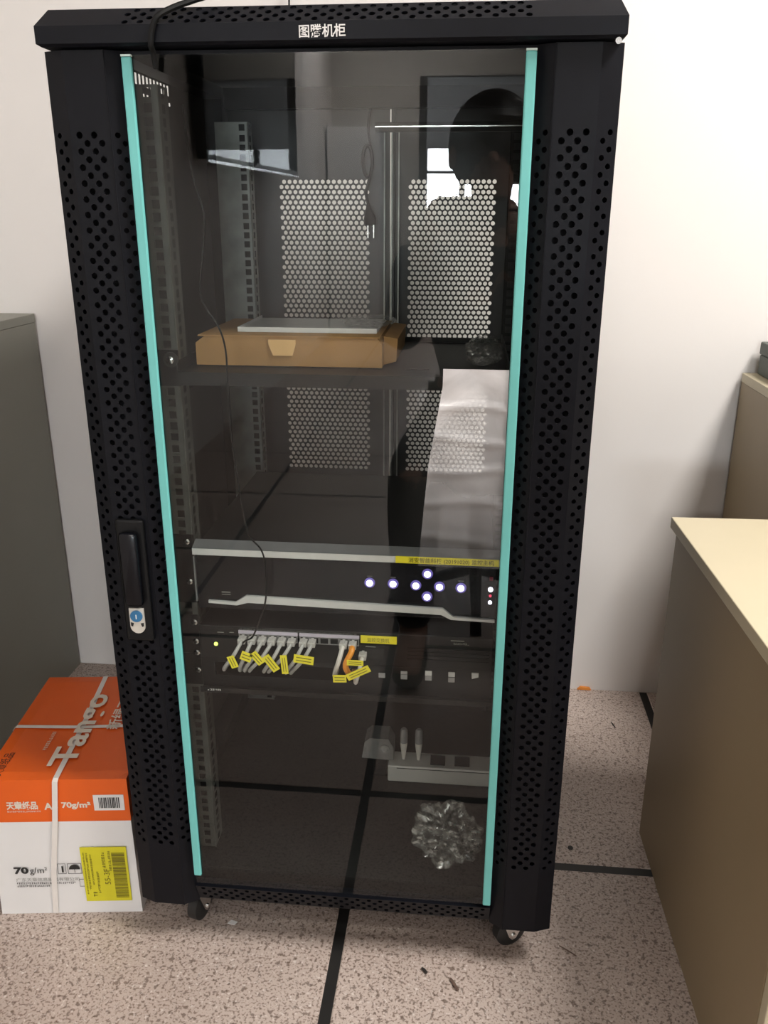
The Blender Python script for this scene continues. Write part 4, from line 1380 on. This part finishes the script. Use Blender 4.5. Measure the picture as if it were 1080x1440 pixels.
def skin(name, nodes, edges, m, parent, sub=2, label=None):
    me = bpy.data.meshes.new(name + '_tmp')
    keys = list(nodes)
    me.from_pydata([nodes[k][0] for k in keys], [(keys.index(a), keys.index(b)) for a, b in edges] if False else [(keys.index(a), keys.index(b)) for a, b in edges], [])
    o = bpy.data.objects.new(name + '_tmp', me)
    C.objects.link(o)
    sk = o.modifiers.new('s', 'SKIN')
    sk.use_smooth_shade = True
    for i_, k in enumerate(keys):
        rr = nodes[k][1]
        me.skin_vertices[0].data[i_].radius = rr if isinstance(rr, tuple) else (rr, rr)
        me.skin_vertices[0].data[i_].use_root = (i_ == 0)
    ss = o.modifiers.new('u', 'SUBSURF')
    ss.levels = sub
    ss.render_levels = sub
    dg = bpy.context.evaluated_depsgraph_get()
    res = bpy.data.meshes.new_from_object(o.evaluated_get(dg))
    mb = MB()
    mb.add([v.co.copy() for v in res.vertices], [list(p.vertices) for p in res.polygons])
    bpy.data.objects.remove(o)
    bpy.data.meshes.remove(res)
    return mb.build(name, m, parent, smooth=True, label=label)


def V(*a):
    return Vector(a)


HX = 0.200
jn = {
    'pelvis': (V(HX, -1.30, 0.535), (.105, .090)), 'waist': (V(HX, -1.29, 0.68), (.098, .075)), 'chest': (V(HX, -1.25, 0.87), (.112, .080)),
    'neck0': (V(HX, -1.215, 0.985), .058), 'neck': (V(HX, -1.185, 1.050), .044), 'skull0': (V(HX, -1.165, 1.115), (.052, .060)), 'skull1': (V(HX, -1.160, 1.185), (.066, .082)), 'skull2': (V(HX, -1.165, 1.235), (.056, .068)),
}
je = [('pelvis', 'waist'), ('waist', 'chest'), ('chest', 'neck0'), ('neck0', 'neck'), ('neck', 'skull0'), ('skull0', 'skull1'), ('skull1', 'skull2')]
for s, nme in ((-1, 'l'), (1, 'r')):
    sh_ = V(HX + s * .165, -1.225, .925)
    el = V(HX + s * .215, -1.13, .745)
    wr = V(0.157 + s * .105, -1.008, 0.985)
    kn = V(HX + s * .155, -0.86, 0.500)
    an = V(HX + s * .150, -0.875, 0.085)
    jn.update({'sh' + nme: (sh_, .050), 'el' + nme: (el, .037), 'wr' + nme: (wr, .025), 'pa' + nme: (V(0.157 + s * .088, -0.998, 1.035), (.030, .017)),
               'hip' + nme: (V(HX + s * .085, -1.27, .530), .075), 'kn' + nme: (kn, .055), 'ca' + nme: (V(kn.x, -0.885, .37), .052), 'an' + nme: (an, .035), 'to' + nme: (V(an.x + s * .01, -0.735, .040), (.036, .022))})
    je += [('chest', 'sh' + nme), ('sh' + nme, 'el' + nme), ('el' + nme, 'wr' + nme), ('wr' + nme, 'pa' + nme), ('pelvis', 'hip' + nme), ('hip' + nme, 'kn' + nme), ('kn' + nme, 'ca' + nme), ('ca' + nme, 'an' + nme), ('an' + nme, 'to' + nme)]
    for q in range(4):
        base = V(0.157 + s * (.086 - .001 * q), -0.9915 - .002 * q, 1.030 + .0155 * (q - .5))
        mid = V(0.157 + s * (.0835), -1.004 - .004, 1.034 + .0155 * (q - .5))
        b2 = V(0.157 + s * .080, -0.9995, 1.066 + .003 * q)
        k1, k2, k3 = 'f%d1' % q + nme, 'f%d2' % q + nme, 'f%d3' % q + nme
        ln_ = (.022, .026, .024, .018)[q]
        z_ = 1.022 + .0165 * q
        jn[k1] = (V(0.157 + s * .086, -1.012, z_), .0085)
        jn[k2] = (V(0.157 + s * .083, -1.026, z_ + .004), .0078)
        jn[k3] = (V(0.157 + s * (.083 - ln_), -1.016, z_ + .006), .0066)
        je += [('pa' + nme, k1), (k1, k2), (k2, k3)]
    jn['t1' + nme] = (V(0.157 + s * .080, -0.9925, 1.012), .0095)
    jn['t2' + nme] = (V(0.157 + s * .058, -0.9890, 1.019), .0080)
    je += [('pa' + nme, 't1' + nme), ('t1' + nme, 't2' + nme)]
skin('body', jn, je, 'skin', pr)
jk = {k: (jn[k][0], tuple(c + .017 for c in jn[k][1]) if isinstance(jn[k][1], tuple) else jn[k][1] + .016) for k in ('pelvis', 'waist', 'chest', 'neck0', 'shl', 'ell', 'shr', 'elr')}
jk['neck0'] = (jn['neck0'][0], .062)
for nme in 'lr':
    jk['wr' + nme] = (jn['wr' + nme][0].lerp(jn['el' + nme][0], .08), .033)
skin('jacket', jk, [('pelvis', 'waist'), ('waist', 'chest'), ('chest', 'neck0'), ('chest', 'shl'), ('shl', 'ell'), ('ell', 'wrl'), ('chest', 'shr'), ('shr', 'elr'), ('elr', 'wrr')], 'jacket', pr, label='dark jacket')
tn = {'pelvis': (jn['pelvis'][0] - V(0, 0, .02), (.122, .100))}
te = []
for nme in 'lr':
    for k in ('hip', 'kn', 'ca', 'an'):
        tn[k + nme] = (jn[k + nme][0] + V(0, 0, .012 if k == 'an' else 0), jn[k + nme][1] + .014)
    te += [('pelvis', 'hip' + nme), ('hip' + nme, 'kn' + nme), ('kn' + nme, 'ca' + nme), ('ca' + nme, 'an' + nme)]
skin('trousers', tn, te, 'trousers', pr, label='dark trousers')
for nme in 'lr':
    a_, t_ = jn['an' + nme][0], jn['to' + nme][0]
    skin('shoe', {'h': (V(a_.x, a_.y - .025, .042), (.038, .036)), 'm': (V(a_.x, a_.y + .05, .038), (.040, .034)), 't': (V(t_.x, t_.y + .005, .033), (.040, .029))}, [('h', 'm'), ('m', 't')], 'shoe', pr)
# hair cap and face
HC = V(HX, -1.163, 1.190)
hr = MB()
bm = bmesh.new()
bmesh.ops.create_uvsphere(bm, u_segments=28, v_segments=20, radius=1)
for v in bm.verts:
    p = v.co
    front = max(0.0, p.y)
    r_ = 1.0
    if p.z < 0.35 and p.y > 0.15:
        r_ = 0.78
    if p.z < -0.75:
        r_ = 0.80
    v.co = Vector((HC.x + p.x * .104 * r_, HC.y - .010 + p.y * .106 * r_, HC.z + .012 + p.z * .118 * r_))
bm.verts.index_update()
hr.add([v.co.copy() for v in bm.verts], [[v.index for v in f.verts] for f in bm.faces])
bm.free()
hr.build('hair', 'hair', pr, smooth=True, label='short black hair')
fc = MB()
fc.lathe((HX, -1.088, 1.173), (0, .9, -.25), [(0, .012), (.014, .013), (.026, .009), (.030, .004)], 10)
fc.build('nose', 'skin', pr, smooth=True)
for s in (-1, 1):
    MB().lathe((HX + s * .030, -1.089, 1.192), (0, 1, 0), [(0, .012), (.006, .011), (.009, .005)], 12).build('eye', 'eye', pr, smooth=True, label='dark eye')
    MB().lathe((HX + s * .088, -1.165, 1.175), (s, .15, 0), [(0, .022), (.008, .026), (.012, .018)], 12).build('ear', 'skin', pr, smooth=True)
MB().box(HX - .022, HX + .022, -1.0945, -1.0845, 1.136, 1.144, bev=.003).build('mouth', 'skin', pr, smooth=True, label='closed mouth')
# phone: sits just behind the lens
ph = thing('phone', 'black phone held level in both hands of the mirrored person', 'phone', (0.157, -0.985, 1.05))
PT = Matrix.Translation((0.157, -0.9795, 1.0500)) @ Matrix.Rotation(-PITCH, 4, 'X')
MB().box(-0.076, 0.076, -0.0105, -0.0028, -0.036, 0.036, bev=0.002).build('phone_body', 'blackgloss', ph, tf=PT)
MB().box(-0.070, 0.070, -0.0110, -0.0106, -0.032, 0.032).build('phone_screen', 'tv', ph, tf=PT)
# stool under the person
so = thing('stool', 'black round stool under the mirrored person', 'stool', (HX, -1.30, 0))
MB().lathe((HX, -1.30, 0.360), (0, 0, 1), [(0, .15), (.01, .17), (.03, .172), (.045, .16), (.048, .10)], 28).build('seat', 'blackplastic', so, smooth=True)
MB().tube([(HX, -1.30, 0.07), (HX, -1.30, 0.3595)], 0.022, 14).build('column', 'chrome', so, smooth=True)
for k in range(5):
    a = k * 2 * math.pi / 5 + .3
    MB().tube([(HX + .02 * math.cos(a), -1.30 + .02 * math.sin(a), .085), (HX + .24 * math.cos(a), -1.30 + .24 * math.sin(a), .045), (HX + .245 * math.cos(a), -1.30 + .245 * math.sin(a), .002)], [.018, .013, .016], 10).build('leg', 'blackplastic', so, smooth=True)
